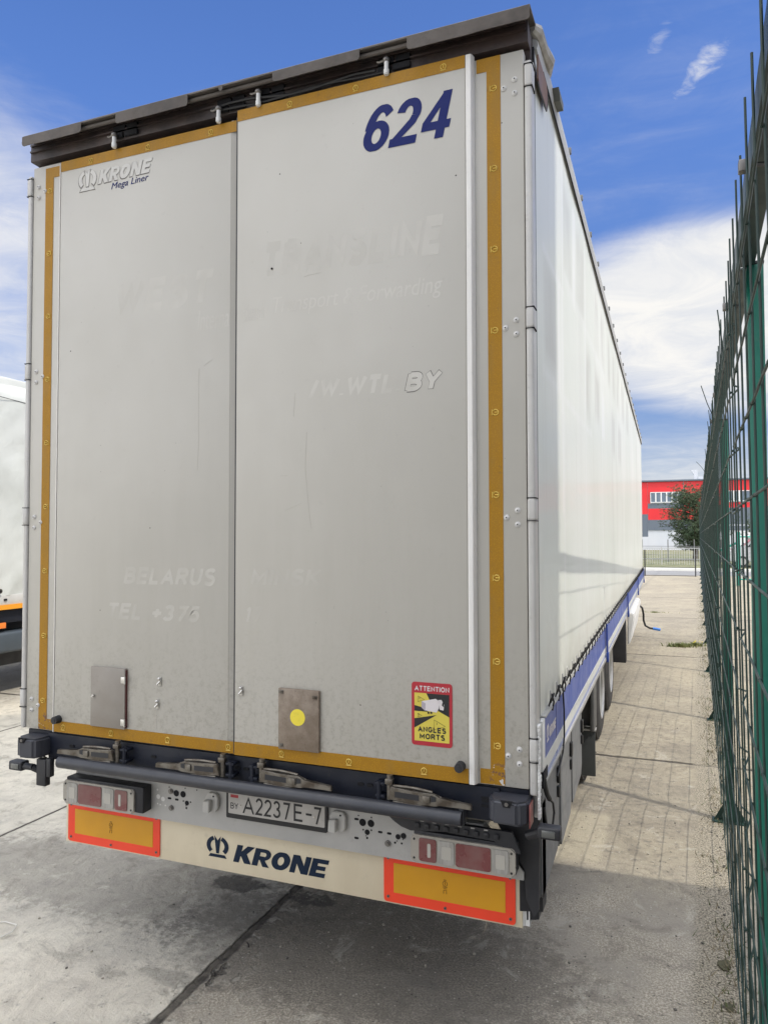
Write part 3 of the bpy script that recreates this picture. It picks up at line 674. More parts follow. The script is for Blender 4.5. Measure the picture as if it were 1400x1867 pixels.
# warning placard
mb = MB(); mb.prism(rrect(0.790, 0.955, 1.193, 1.438, 0.012), 'y', -0.0225, -0.0245); pl = mb.build('warning_placard', M_sred, DR)
mb = MB(); yy = -0.0247
def PP(u, v): return (0.790 + 0.165 * u, 1.193 + 0.245 * v)
mb.prism([PP(.07, .07), PP(.93, .07), PP(.93, .83), PP(.07, .83)], 'y', yy, yy - .0004); mb.build('yellow_field', M_syel, pl)
mb = MB()
for poly in ([(.37, .83), (.93, .83), (.93, .48), (.55, .60)], [(.07, .63), (.30, .60), (.42, .54), (.07, .54)], [(.07, .42), (.62, .50), (.07, .27)]):
    mb.prism([PP(*q) for q in poly], 'y', yy - .0005, yy - .0009)
def tri(mb, cx_, cz_, s_):
    P3 = [PP(cx_ - s_, cz_ - s_ * .66), PP(cx_ + s_ * 1.3, cz_ - s_ * .1), PP(cx_ - s_, cz_ + s_ * .62)]
    mb.tube([(a, yy - .0008, b_) for a, b_ in P3], 0.0009, 4, closed=True)
    a, b_ = PP(cx_ - s_ * .45, cz_ + s_ * .1); mb.box(a - .0009, a + .0009, yy - .0012, yy - .0006, b_ - .003, b_ + .0055)
tri(mb, .23, .735, .07); tri(mb, .20, .475, .045); tri(mb, .68, .345, .12)
mb.build('placard_print', M_ink, pl)
mb = MB()
mb.mi = 0
mb.prism([PP(.34, .56), PP(.62, .54), PP(.68, .61), PP(.68, .72), PP(.60, .755), PP(.25, .70), PP(.25, .60)], 'y', yy - .001, yy - .0014)
mb.prism([PP(.70, .59), PP(.79, .58), PP(.81, .67), PP(.74, .745), PP(.66, .74)], 'y', yy - .001, yy - .0014)
mb.mi = 1
mb.prism([PP(.25, .60), PP(.34, .55), PP(.35, .67), PP(.25, .70)], 'y', yy - .0015, yy - .0018)
mb.mi = 2
for u_, v_ in ((.42, .525), (.49, .53), (.745, .565)):
    a, b_ = PP(u_, v_); mb.cyl((a, yy - .0012, b_), (a, yy - .0019, b_), .0042, 12)
mb.prism([PP(.75, .66), PP(.80, .63), PP(.80, .69), PP(.77, .71)], 'y', yy - .0015, yy - .0018)
mb.build('truck_picture', [M_swhite, M_sgrey, M_ink], pl)
stroke_text('placard_lettering', 'ATTENTION', PP(.08, 0)[0], PP(.93, 0)[0], PP(0, .865)[1], PP(0, .945)[1], 'y', yy, M_swhite, pl, t=0.19, shear=0, gap=.14)
stroke_text('placard_lettering', 'ANGLES', PP(.16, 0)[0], PP(.85, 0)[0], PP(0, .215)[1], PP(0, .305)[1], 'y', yy - .0004, M_ink, pl, t=.23, shear=0, gap=.14)
stroke_text('placard_lettering', 'MORTS', PP(.20, 0)[0], PP(.82, 0)[0], PP(0, .105)[1], PP(0, .195)[1], 'y', yy - .0004, M_ink, pl, t=.23, shear=0, gap=.14)

# cover plate on left door, rust speckled plate on right door
mb = MB(); mb.box(-0.812, -0.612, -0.026, -0.0102, 1.118, 1.398, 0.003); p1 = mb.build('document_box_lid', M_lock, DL)
mb = MB(); mb.box(-0.6115, -0.609, -0.022, -0.0102, 1.125, 1.39); mb.build('lid_edge', mat('dull_red_edge', (0.10, 0.03, 0.028), 0.5), p1)
for z in (1.345, 1.150):
    mb = MB(); mb.box(-0.632, -0.607, -0.030, -0.0262, z - 0.015, z + 0.015, 0.002); mb.cyl((-0.609, -0.029, z - 0.017), (-0.609, -0.029, z + 0.017), 0.0035, 10)
    mb.build('lid_hinge', M_chrome, p1)
mb = MB(); mb.cyl((-0.792, -0.026, 1.262), (-0.792, -0.034, 1.262), 0.007, 12); mb.box(-0.797, -0.787, -0.040, -0.034, 1.257, 1.262); mb.build('lid_lock', M_chrome, p1)
mb = MB(); mb.box(0.200, 0.390, -0.036, -0.0222, 1.118, 1.372, 0.003); p2 = mb.build('cover_plate', M_rustplate, DR)
mb = MB(); mb.cyl((0.292, -0.0362, 1.256), (0.292, -0.037, 1.256), 0.0345, 32); mb.build('yellow_disc', M_yel, p2)
for (x, z) in ((0.214, 1.358), (0.214, 1.135), (0.372, 1.345)):
    mb = MB(); mb.box(x - 0.011, x + 0.011, -0.040, -0.0362, z - 0.007, z + 0.007, 0.002); mb.cyl((x, -0.040, z), (x, -0.045, z), 0.005, 10); mb.build('plate_clip', M_steel, p2)
def knot(x, y, z, par):                                              # small turn catch
    mb = MB(); mb.box(x - 0.009, x + 0.009, y - 0.004, y, z - 0.021, z + 0.021, 0.004, 3)
    mb.ball((x, y - 0.007, z + 0.013), 0.0075, 10); mb.cyl((x - 0.006, y - 0.012, z - 0.012), (x + 0.008, y - 0.008, z + 0.004), 0.0045, 8)
    mb.build('turn_catch', M_chrome, par)
knot(-0.426, -0.0102, 1.350, DL); knot(-0.438, -0.0102, 1.247, DL); knot(0.012, -0.0222, 1.343, DR)
for x, z, y, par in ((-1.018, 1.128, -0.0102, DL), (0.988, 1.130, -0.0222, DR)):
    mb = MB(); mb.cyl((x, y, z), (x, y - 0.034, z), 0.0195, 20, 0.0175); mb.cyl((x, y - 0.0342, z), (x, y - 0.036, z), 0.009, 14); mb.build('rubber_buffer', M_black, par)
mb = MB(); mb.cyl((0.155, -0.022, 3.172), (0.155, -0.026, 3.172), 0.0045, 10); mb.build('screw', M_hole, DR)

# hinge posts, hinges, rivets
for sgn in (1, -1):
    par = DR if sgn > 0 else DL
    mb = MB()
    xa, xb = sorted((sgn * 1.2465, sgn * 1.274))
    mb.box(xa, xb, -0.004, 0.055, Z0 - (0.02 if sgn > 0 else 0.0), 3.845, 0.009, 4)
    xa, xb = sorted((sgn * 1.252, sgn * 1.272)); mb.box(xa, xb, 0.056, 0.085, Z0 - 0.12, 3.87, 0.003)
    post = mb.build('hinge_post', M_white, TR)
    for zc_, hh in ((3.785, 0.085), (2.843, 0.078), (2.112, 0.083), (1.210, 0.085)):
        mb = MB(); xa, xb = sorted((sgn * 1.2462, sgn * 1.2775)); mb.box(xa, xb, -0.0075, 0.058, zc_ - hh / 2, zc_ + hh / 2, 0.008, 4)
        mb.build('hinge', M_white, post)
        mb = MB()
        xa, xb = sorted((sgn * 1.2455, sgn * 1.2785))
        for z in (zc_ - hh / 2 - 0.002, zc_ + hh / 2 + 0.002): mb = MB(); mb.box(xa, xb, -0.0065, 0.0555, z - 0.0016, z + 0.0016, 0.0); mb.build('hinge_gap', M_hole, post)
        for dx, dz in ((0, 0.027), (-0.042, 0.0), (0, -0.027)):
            mb = MB(); x = sgn * (1.208 + dx); z = zc_ - 0.03 + dz
            mb.cyl((x, 0.0035, z), (x, 0.0005, z), 0.0115, 16, 0.0105); mb.ball((x, 0.001, z), 0.0088, 14, (1, 0.55, 1)); 
            mb.mi = 1; mb.cyl((x, -0.0036, z), (x, -0.0046, z), 0.0026, 8)
            mb.build('rivet', [M_rivet, M_hole], par)
# crumpled white edge trim low on the right post
mb = MB()
for k in range(26):
    z = 0.955 + k * 0.0135; w_ = 0.008 + 0.004 * random.random()
    mb.box(1.2745, 1.2745 + w_, 0.0 + 0.006 * random.random(), 0.03, z, z + 0.0128, 0.002)
mb.build('crumpled_edge_trim', M_whiteb, TR)

# --- roof beam above the doors
mb = MB()
mb.box(-1.262, 1.262, 0.0, 0.12, 3.918, 4.005, 0.003); mb.box(-1.255, 1.255, -0.012, -0.0005, 3.960, 3.968); mb.box(-1.255, 1.255, -0.010, -0.0005, 3.993, 4.003)
mb.box(-1.262, 1.262, 0.052, 0.12, 3.86, 3.9175)
rb = mb.build('roof_beam', M_canopy, TR)
for i, x in enumerate((-0.67, -0.08, 0.12, 0.70)):
    mb = MB()
    for (a, b_, c_, d_) in ((-0.055, 0.0, 3.928, 3.952), (0.010, 0.085, 3.928, 3.952), (-0.055, 0.015, 3.960, 3.984), (0.025, 0.085, 3.960, 3.984)):
        mb = MB(); mb.box(x + a, x + b_, -0.0135, -0.0006, c_, d_); mb.build('beam_slot', M_hole, rb)
for x, zt in ((-0.703, 3.928), (-0.117, 3.930), (0.088, 3.962), (0.690, 3.960)):
    zb = 3.84 if x < 0 else 3.87
    mb = MB(); mb.cyl((x, -0.030, zb + 0.03), (x, -0.030, zt), 0.0095, 14); mb.cyl((x, -0.030, zb + 0.034), (x, -0.030, zb + 0.052), 0.012, 14)
    mb.mi = 1; mb.ball((x, -0.030, zt + 0.004), 0.0155, 14, (1, 1, .8)); mb.tube([(x, -0.03, zt + 0.004), (x - 0.03, -0.03, zt + 0.0), (x - 0.042, -0.026, zt + 0.006)], 0.005, 6)
    mb.build('locking_rod', [M_whiteb, M_bolt], rb)
mb = MB()                                                          # rain cap with stepped flaps
mb.prism([(-0.075, 4.006), (-0.075, 4.000), (0.10, 4.016), (0.10, 4.022), (-0.070, 4.012)], 'x', -1.236, 1.282)
cap = mb.build('rain_cap', M_flap, TR)
mb = MB(); mb.tube([(-1.26, -0.050, 3.990), (-0.6, -0.052, 3.986), (0, -0.05, 3.989), (0.7, -0.052, 3.987), (1.25, -0.05, 3.990)], 0.009, 8); mb.build('cap_rail', M_flap, cap)
for (x0, x1, hh) in ((-1.236, -0.862, 0.048), (-0.655, -0.250, 0.052), (-0.085, -0.065, 0.026), (0.185, 0.590, 0.044), (0.795, 1.282, 0.054)):
    n = 16; top, bot = [], []
    r_ = 0.012
    pts = [(x0, 4.004), (x0, 4.004 - hh + r_), (x0 + r_ * .3, 4.004 - hh + r_ * .3), (x0 + r_, 4.004 - hh)]
    for k in range(1, n):
        xx = x0 + r_ + (x1 - x0 - 2 * r_) * k / n; pts.append((xx, 4.004 - hh + 0.004 * noise.noise(Vector((xx * 7, 1.3, 0)))))
    pts += [(x1 - r_, 4.004 - hh), (x1 - r_ * .3, 4.004 - hh + r_ * .3), (x1, 4.004 - hh + r_), (x1, 4.004)]
    mb = MB(); mb.prism(pts, 'y', -0.0755, -0.0785); mb.build('rain_flap', M_flap, cap)
mb = MB()                                                          # black cables drooping between rods
mb.tube([(-0.16 + 0.1 * k, -0.02 - .004 * math.sin(k), 3.945 + 0.010 * math.sin(k * 1.1) - 0.002 * k) for k in range(9)], 0.006, 6)
mb.tube([(-0.15 + 0.12 * k, -0.018, 3.928 + 0.006 * math.cos(k * 1.4)) for k in range(8)], 0.005, 6)
mb.build('roof_cable', M_cable, rb)

# --- lower steel beam, pipe, latches
mb = MB()
mb.box(-1.10, 1.13, 0.006, 0.12, 0.925, 1.052, 0.004); mb.box(-1.24, 1.24, 0.018, 0.10, 1.02, 1.056, 0.003)
lb = mb.build('lower_beam', M_beam, TR)
mb = MB()
for x in (-0.95, -0.47, -0.02, 0.02, 0.56, 0.60, 1.075):
    mb = MB(); mb.prism(rrect(x - 0.014, x + 0.014, 0.995, 1.008, 0.006), 'y', 0.0055, 0.002); mb.build('beam_slot', M_hole, lb)
for z in (0.975, 1.005): mb = MB(); mb.box(1.06, 1.095, 0.0045, 0.0055, z, z + .01); mb.build('beam_slot', M_hole, lb)
mb = MB(); mb.cyl((-0.965, -0.055, 0.942), (1.0, -0.055, 0.942), 0.0275, 28)
mb.box(0.985, 1.003, -0.045, 0.006, 0.91, 0.975, 0.002)
pp = mb.build('crash_pipe', M_pipe, TR)
mb = MB(); mb.cyl((-0.966, -0.055, 0.942), (-0.967, -0.055, 0.942), 0.022, 20); mb.build('pipe_end', M_hole, pp)

def latch(xr, s):
    par = empty('door_latch', (xr, 0, 0)); par.parent = TR
    z = 1.008; y = -0.045
    mb = MB()                                                       # keeper
    for xx in (-0.030 * s, ):
        xa, xb = sorted((xx - 0.030 * s, xx + 0.012 * s)); mb.box(xa, xb, y + 0.005, 0.005, z - 0.036, z - 0.022, 0.003); mb.box(xa, xb, y + 0.005, 0.005, z + 0.014, z + 0.026, 0.003)
    mb.cyl((-0.044 * s, y + 0.012, z - 0.04), (-0.044 * s, y + 0.012, z + 0.03), 0.010, 12)
    mb.build('keeper', M_beam, par)
    mb = MB(); mb.cyl((0, -0.03, z - 0.038), (0, -0.03, 1.066), 0.0125, 16); mb.box(-0.016, 0.016, -0.046, -0.022, 1.030, 1.052, 0.003); mb.build('rod_foot', M_steel, par)
    mb = MB()                                                       # lever: yoke, hub, tapering handle
    P = [(0.0, z - 0.030), (0.012 * s, z + 0.020), (0.10 * s, z + 0.016), (0.185 * s, z + 0.018), (0.205 * s, z + 0.010), (0.215 * s, z + 0.004),
         (0.335 * s, z - 0.000), (0.338 * s, z - 0.020), (0.215 * s, z - 0.019), (0.195 * s, z - 0.029), (0.10 * s, z - 0.031)]
    P = [(a, b_ - abs(a) * 0.03) for a, b_ in P]
    mb.prism(P, 'y', y - 0.012, y + 0.006)
    bmesh.ops.bevel(mb.bm, geom=mb.bm.edges[:], offset=0.0025, segments=2, affect='EDGES')
    mb.build('handle', M_steel, par)
    mb = MB(); mb.tube([((0.022 + 0.016 * k) * s, y - 0.006, z + 0.024 + 0.004 * math.sin(math.pi * k / 10) - 0.0006 * k) for k in range(11)], 0.0048, 8)
    mb.tube([((0.022 + 0.016 * k) * s, y - 0.006, z - 0.036 - 0.0006 * k) for k in range(11)], 0.004, 8)
    mb.box(*sorted((0.145 * s, 0.175 * s)), y - 0.019, y - 0.0125, z - 0.024, z + 0.004, 0.003)
    mb.build('loop', M_steel, par)
    mb = MB(); mb.prism([(0.178 * s, z - 0.018), (0.198 * s, z - 0.014), (0.198 * s, z + 0.002), (0.178 * s, z + 0.006)], 'y', y - 0.0125, y - 0.0140)
    mb.prism([(0.03 * s, z + 0.004), (0.13 * s, z + 0.001), (0.13 * s, z - 0.020), (0.03 * s, z - 0.018)], 'y', y - 0.0122, y - 0.0128)
    mb.build('recess', M_black, par)
for xr, s in ((-0.645, -1), (-0.075, -1), (0.120, 1), (0.700, 1)): latch(xr, s)

# --- corner blocks with side marker lamps
for s in (1, -1):
    mb = MB()
    def X2(a, b): return sorted((s * a, s * b))
    xs = (1.098, 1.252) if s > 0 else (1.086, 1.230)
    a, b_ = xs
    prof = [(a, -0.040), (a + 0.02, -0.078), (b_ - 0.035, -0.088), (b_, -0.055), (b_, 0.065), (a, 0.065)]
    Pf = [(s * q[0], q[1]) for q in prof]
    mb.prism(Pf, 'z', 0.950 if s > 0 else 0.944, 1.038)
    bmesh.ops.bevel(mb.bm, geom=mb.bm.edges[:], offset=0.011, segments=3, affect='EDGES')
    blk = mb.build('corner_block', M_block, TR)
    mb = MB(); xm = s * (a + (0.078 if s > 0 else 0.085))
    mb.prism([(xm - 0.022, 1.0415), (xm + 0.022, 1.0415), (xm + 0.012, 1.018), (xm - 0.012, 1.018)], 'y', -0.0888, -0.080)
    mb.build('notch', M_hole, blk)
    mb = MB(); mb.cyl((xm, -0.086, 1.030), (xm, -0.092, 1.030), 0.007, 12); mb.build('bolt', M_bolt, blk)
mb = MB(); mb.box(1.2525, 1.256, -0.055, 0.02, 0.94, 1.025, 0.002); mb.build('red_side_reflector', mat('dull_red', (0.30, 0.09, 0.085), 0.4), TR)
for s in (1, -1):
    y0_, z0_ = (-0.02, 0.925) if s > 0 else (-0.03, 0.888)
    x_in, x_out = (1.235, 1.362) if s > 0 else (1.10, 1.295)
    mb = MB()
    mb.tube([(s * x_in, y0_ + 0.03, z0_ - 0.035), (s * (x_in + 0.03), y0_ + 0.02, z0_ - 0.02), (s * (x_in + 0.06), y0_, z0_)], 0.017, 10)
    mb.box(*sorted((s * (x_out - 0.085), s * x_out)), y0_ - 0.022, y0_ + 0.03, z0_ - 0.022, z0_ + 0.022, 0.008, 3)
    if s < 0:
        mb.tube([(s * (x_out - 0.14), y0_, z0_), (s * (x_out - 0.06), y0_, z0_)], 0.016, 10)
        mb.box(-1.135, -1.075, y0_ - 0.004, y0_ + 0.03, z0_ - 0.085, z0_ + 0.045, 0.006)
        mb.box(-1.08, -1.05, y0_ + 0.0, y0_ + 0.03, z0_ - 0.04, z0_ + 0.05, 0.006)
    ml = mb.build('marker_lamp', M_black, TR)
    mb = MB(); xl = sorted((s * (x_out - 0.068), s * (x_out - 0.018))); mb.box(*xl, y0_ - 0.025, y0_ - 0.0215, z0_ - 0.013, z0_ + 0.013, 0.003)
    mb.build('lens', mat('marker_lens', (0.10, 0.105, 0.10), 0.15, coat=1.0), ml)

# --- tail light panel
PY = 0.115
mb = MB(); mb.prism([(-1.02, 0.872), (1.05, 0.872), (1.20, 0.70), (1.20, 0.672), (-1.05, 0.672), (-1.05, 0.70)], 'y', PY, PY + 0.012)
mb.box(-1.04, 1.05, PY - 0.04, PY - 0.0005, 0.872, 0.880, 0.002)
lp = mb.build('light_panel', M_panel, TR)
mb = MB()
def hole(x, z, r, ell=1.0):
    mb = MB(); pts = [(x + r * ell * math.cos(R(a)), z + r * math.sin(R(a))) for a in range(0, 360, 20)]
    mb.prism(pts, 'y', PY - 0.0006, PY - 0.0016); mb.build('punched_hole', M_hole, lp)
def slot(x, z, w_=0.020, h_=0.009):
    mb = MB(); mb.prism(rrect(x - w_ / 2, x + w_ / 2, z - h_ / 2, z + h_ / 2, h_ * 0.48, 4), 'y', PY - 0.0006, PY - 0.0016); mb.build('punched_slot', M_hole, lp)
for cx_ in (0.515,):
    slot(0.494, 0.812); hole(0.522, 0.802, .0152); hole(0.560, 0.803, .0152); hole(0.543, 0.764, .0112); hole(0.525, .772, .0035); hole(.562, .775, .0035)
    hole(.537, .748, .0022); hole(.543, .740, .0044); slot(0.494, 0.733); slot(0.602, 0.773); slot(0.642, 0.773)
    hole(.681, .765, .011); hole(.705, .772, .012); hole(.668, .739, .0044); hole(.676, .747, .0024); hole(.697, .740, .0042); hole(.703, .757, .0024)
    hole(.503, .828, .003); hole(.562, .828, .003)
hole(-.425, .806, .0148); hole(-.387, .806, .0148); slot(-.463, .778); slot(-.422, .777); hole(-.365, .768, .0110); hole(-.385, .775, .0035); hole(-.345, .775, .0035); hole(-.368, .745, .0042); hole(-.37, .755, .002)
hole(-.31, .835, .003); hole(-.375, .835, .003); hole(-.465, .83, .003); hole(.10, .868, .003); hole(.14, .866, .003); hole(.38, .848, .003)
for (x, z, r) in ((-.527, .778, .011), (-.500, .770, .011), (-.515, .742, .004), (-.53, .745, .004), (-.486, .742, .004), (-.532, .81, .005)):
    mb = MB(); mb.cyl((x, PY - .0006, z), (x, PY - .0014, z), r, 16); mb.build('punched_hole', mat('pale_backing', (0.7, 0.69, 0.66), 0.6), lp)
for (x, z) in ((0.636, 0.732), (-0.452, 0.735), (-0.455, 0.812)):
    mb = MB(); mb.cyl((x, PY - .0005, z), (x, PY - .006, z), 0.0125, 18); mb.cyl((x, PY - .006, z), (x, PY - .011, z), 0.0075, 6); mb.build('bolt', M_bolt, lp)

M_lens2 = mat('ribbed_clear_lens', (0.30, 0.29, 0.265), 0.2, coat=0.6, var=0.8, vscale=14, col2=(0.42, 0.41, 0.38), stretch=(6, 1, 1))
def tail_light(x0, x1, z0, z1, mirror):
    par = empty('tail_light', (0, 0, 0)); par.parent = TR
    Y = PY - 0.075
    mb = MB(); mb.box(x0 + 0.008, x1 + (0.045 if mirror else 0.0), Y + 0.012, PY - 0.001, z0 + 0.004, z1 + 0.012, 0.006); mb.build('housing', M_black, par)
    mb = MB(); mb.prism(rrect(x0, x1, z0, z1, 0.018), 'y', Y, Y + 0.018)
    es = [e for e in mb.bm.edges if abs(e.verts[0].co.y - Y) < 1e-6 and abs(e.verts[1].co.y - Y) < 1e-6]
    bmesh.ops.bevel(mb.bm, geom=es, offset=0.005, segments=3, affect='EDGES')
    lens = mb.build('lens', M_lens, par)
    W_ = x1 - x0
    def U(u): return x1 - u * W_ if mirror else x0 + u * W_
    def cell(u0, u1, m_, name, ins=0.016):
        a, b_ = sorted((U(u0), U(u1))); q = MB(); q.prism(rrect(a, b_, z0 + ins, z1 - ins, 0.008), 'y', Y - 0.0006, Y - 0.0035)
        es = [e for e in q.bm.edges if e.verts[0].co.y < Y - 0.003 and e.verts[1].co.y < Y - 0.003]
        bmesh.ops.bevel(q.bm, geom=es, offset=0.0015, segments=2, affect='EDGES')
        o = q.build(name, m_, par); return o
    cell(0.085, 0.255, M_lensred, 'red_lens', .010); cell(0.270, 0.430, M_lens2, 'clear_lens', .010); cell(0.445, 0.775, M_lensred, 'red_lens', .010); cell(0.79, 0.94, M_lens2, 'clear_lens', .010)
    for u, ww, hh in ((0.185, 0.014, 0.055), (0.355, 0.040, 0.050), (0.865, 0.036, 0.055)):
        q = MB(); zc_ = (z0 + z1) / 2; q.prism(rrect(U(u) - ww / 2, U(u) + ww / 2, zc_ - hh / 2, zc_ + hh / 2, 0.006), 'y', Y - 0.0036, Y - 0.0046); q.build('bulb_gleam_strip', M_bulbgleam, par)  # pale strips painted on as faint bulb reflections
    for u in (0.035, 0.965):
        for z in (z0 + 0.018, z1 - 0.018):
            q = MB(); q.cyl((U(u), Y - 0.0005, z), (U(u), Y - 0.002, z), 0.0045, 12); q.build('screw', M_ink, par)
tail_light(0.762, 1.182, 0.708, 0.818, False)
tail_light(-1.035, -0.610, 0.708, 0.822, True)

# number plate
NP = empty('number_plate', (0, 0, 0)); NP.parent = TR
mb = MB(); mb.prism(rrect(-0.142, 0.362, 0.7385, 0.860, 0.006), 'y', PY - 0.001, PY - 0.014); mb.build('plate_frame', M_ink, NP)
mb = MB(); mb.prism(rrect(-0.130, 0.352, 0.760, 0.853, 0.005), 'y', PY - 0.0142, PY - 0.0155); mb.build('plate', M_pwhite, NP)
yp = PY - 0.0157
mb = MB(); mb.box(-0.118, -0.078, yp - .0006, yp, 0.832, 0.845); mb.mi = 1; mb.box(-0.118, -0.078, yp - .0006, yp, 0.826, 0.8315); mb.build('plate_flag', [M_pred, M_pwhite], NP)
stroke_text('plate_lettering', 'BY', -0.118, -0.079, 0.782, 0.809, 'y', yp, M_ink, NP, t=0.14, shear=0)
for s_, a0, a1 in (('A', -0.053, 0.003), ('2', 0.011, 0.049), ('2', 0.055, 0.094), ('3', 0.102, 0.139), ('7', 0.148, 0.185), ('E', 0.203, 0.247), ('7', 0.298, 0.336)):
    stroke_text('plate_character', s_, a0, a1, 0.770, 0.845, 'y', yp, M_ink, NP, t=0.135, shear=0)
mb = MB(); mb.box(0.262, 0.290, yp - .0008, yp, 0.802, 0.811); mb.build('plate_hyphen', M_ink, NP)
for x in (-0.066, 0.302):
    mb = MB(); mb.cyl((x, yp, 0.800), (x, yp - .003, 0.800), 0.0038, 10); mb.build('screw', M_chrome, NP)
for x0, x1, s in ((-0.253, -0.185, -1), (0.376, 0.450, 1)):
    mb = MB()
    a, b_ = x0, x1
    mb.prism([(a + 0.004, 0.760), (b_ - 0.010, 0.756), (b_, 0.775), (b_, 0.822), (b_ - 0.012, 0.838), (a + 0.016, 0.838), (a, 0.815)], 'y', PY - 0.001, PY - 0.020)
    mb.prism([(a + 0.004, 0.757), (a + 0.038, 0.757), (a + 0.040, 0.812), (a + 0.006, 0.808)], 'y', PY - 0.021, PY - 0.046)
    bmesh.ops.bevel(mb.bm, geom=mb.bm.edges[:], offset=0.003, segments=2, affect='EDGES')
    nl = mb.build('plate_lamp', mat('plate_lamp_grey', (0.50, 0.49, 0.46), 0.45, var=0.4), TR)
    mb = MB(); mb.cyl((b_ - 0.022, PY - .0205, .825), (b_ - 0.022, PY - .0225, .825), .004, 10); mb.build('screw', M_hole, nl)

# torn dark plastic strip under the pipe
mb = MB(); mb.prism([(0.66, 0.878), (1.17, 0.878), (1.20, 0.80), (1.14, 0.815), (1.10, 0.835), (0.90, 0.842), (0.76, 0.828), (0.72, 0.838), (0.69, 0.855)], 'y', PY - 0.055, PY - 0.07)
for k in range(9): mb.box(0.78 + 0.04 * k, 0.80 + 0.04 * k, PY - 0.078, PY - 0.071, 0.845, 0.865, 0.003)
mb.mi = 1
for k in range(6): mb.prism(rrect(0.80 + k * 0.052, 0.816 + k * 0.052, 0.8705, 0.8755, 0.002, 2), 'y', PY - 0.0705, PY - 0.0715)
mb.build('torn_plastic_strip', [M_black, M_panel], TR)
# gusset plates each side of the panel
mb = MB(); mb.prism([(1.06, 0.93), (1.262, 0.93), (1.255, 0.56), (1.235, 0.53), (1.205, 0.60), (1.20, 0.71), (1.12, 0.83)], 'y', PY + 0.014, PY + 0.03)
mb.build('corner_gusset', M_black, TR)

# --- underrun beam with reflector boards
BY_ = 0.165
mb = MB()
mb.box(-1.135, 1.185, BY_, BY_ + 0.006, 0.462, 0.682, 0.002); mb.box(-1.135, 1.185, BY_ + 0.0065, BY_ + 0.10, 0.676, 0.682); mb.box(-1.135, 1.185, BY_ + 0.0065, BY_ + 0.10, 0.462, 0.468)
ub = mb.build('underrun_beam', M_cream, TR)
mb = MB()
for s in (1,):
    mb.box(*sorted((s * 1.1855, s * 1.1915)), BY_ + 0.004, BY_ + 0.10, 0.470, 0.585)
    mb.box(*sorted((s * 1.192, s * 1.212)), BY_ + 0.008, BY_ + 0.013, 0.470, 0.585); mb.box(*sorted((s * 1.192, s * 1.212)), BY_ + 0.0135, BY_ + 0.10, 0.579, 0.585)
    mb.box(*sorted((s * 1.192, s * 1.212)), BY_ + 0.0135, BY_ + 0.10, 0.470, 0.476)
mb.build('end_bracket', M_whiteb, ub)
for (x0, x1) in ((-1.118, -0.553), (0.600, 1.158)):
    par = empty('reflector_board', (0, 0, 0)); par.parent = TR
    mb = MB(); mb.prism(rrect(x0, x1, 0.470, 0.672, 0.014), 'y', BY_ - 0.0005, BY_ - 0.005); mb.build('red_border', M_redref, par)
    mb = MB(); mb.box(x0 + 0.045, x1 - 0.040, BY_ - 0.0062, BY_ - 0.0052, 0.512, 0.634); mb.build('amber_field', M_amber, par)
    mb = MB(); xm = (x0 + x1) / 2 - 0.01; zz = 0.573; yq = BY_ - 0.0068
    mb.tube([(xm + .010 * math.cos(R(a)), yq, zz + .012 + .010 * math.sin(R(a))) for a in range(0, 360, 30)], 0.0012, 4, closed=True)
    mb.tube([(xm - .010, yq, zz - .002), (xm + .010, yq, zz - .002)], .0012, 4); mb.tube([(xm - .006, yq, zz - .008), (xm + .006, yq, zz - .008)], .0012, 4)
    mb.tube([(xm - .006, yq, zz + .027), (xm + .006, yq, zz + .027)], .0012, 4); mb.tube([(xm, yq, zz + .018), (xm, yq, zz + .006)], .0012, 4)
    mb.tube([(xm - .006, yq, zz - .028), (xm - .006, yq, zz - .014), (xm + .006, yq, zz - .014), (xm + .006, yq, zz - .028)], .0013, 4)
    mb.build('approval_mark', M_amberdk, par)
    for (bx, bz) in ((x0 + .02, .492), (x0 + .02, .652), (x1 - .02, .492), (x1 - .02, .652), (xm, .486), (xm, .656)):
        mb = MB(); mb.cyl((bx, BY_ - .0052, bz), (bx, BY_ - .0075, bz), 0.0062, 12); mb.mi = 1; mb.cyl((bx, BY_ - .0076, bz), (bx, BY_ - .0082, bz), 0.0024, 8); mb.build('bolt', [M_bolt, M_ink], par)
mb = MB(); crown(mb, -0.287, -0.172, 0.520, 0.612, 'y', BY_ - 0.0005, 0.001); mb.build('crown_emblem', M_navy2, ub)
stroke_text('beam_lettering', 'KRONE', -0.145, 0.342, 0.514, 0.594, 'y', BY_ - 0.0005, M_navy2, ub, heavy=True, shear=0.26, gap=0.07)
for s in (0.55, -0.5):
    mb = MB(); mb.box(s - 0.04, s + 0.04, BY_ + 0.101, BY_ + 0.16, 0.475, 0.95, 0.004); mb.build('beam_support', M_beam, TR)

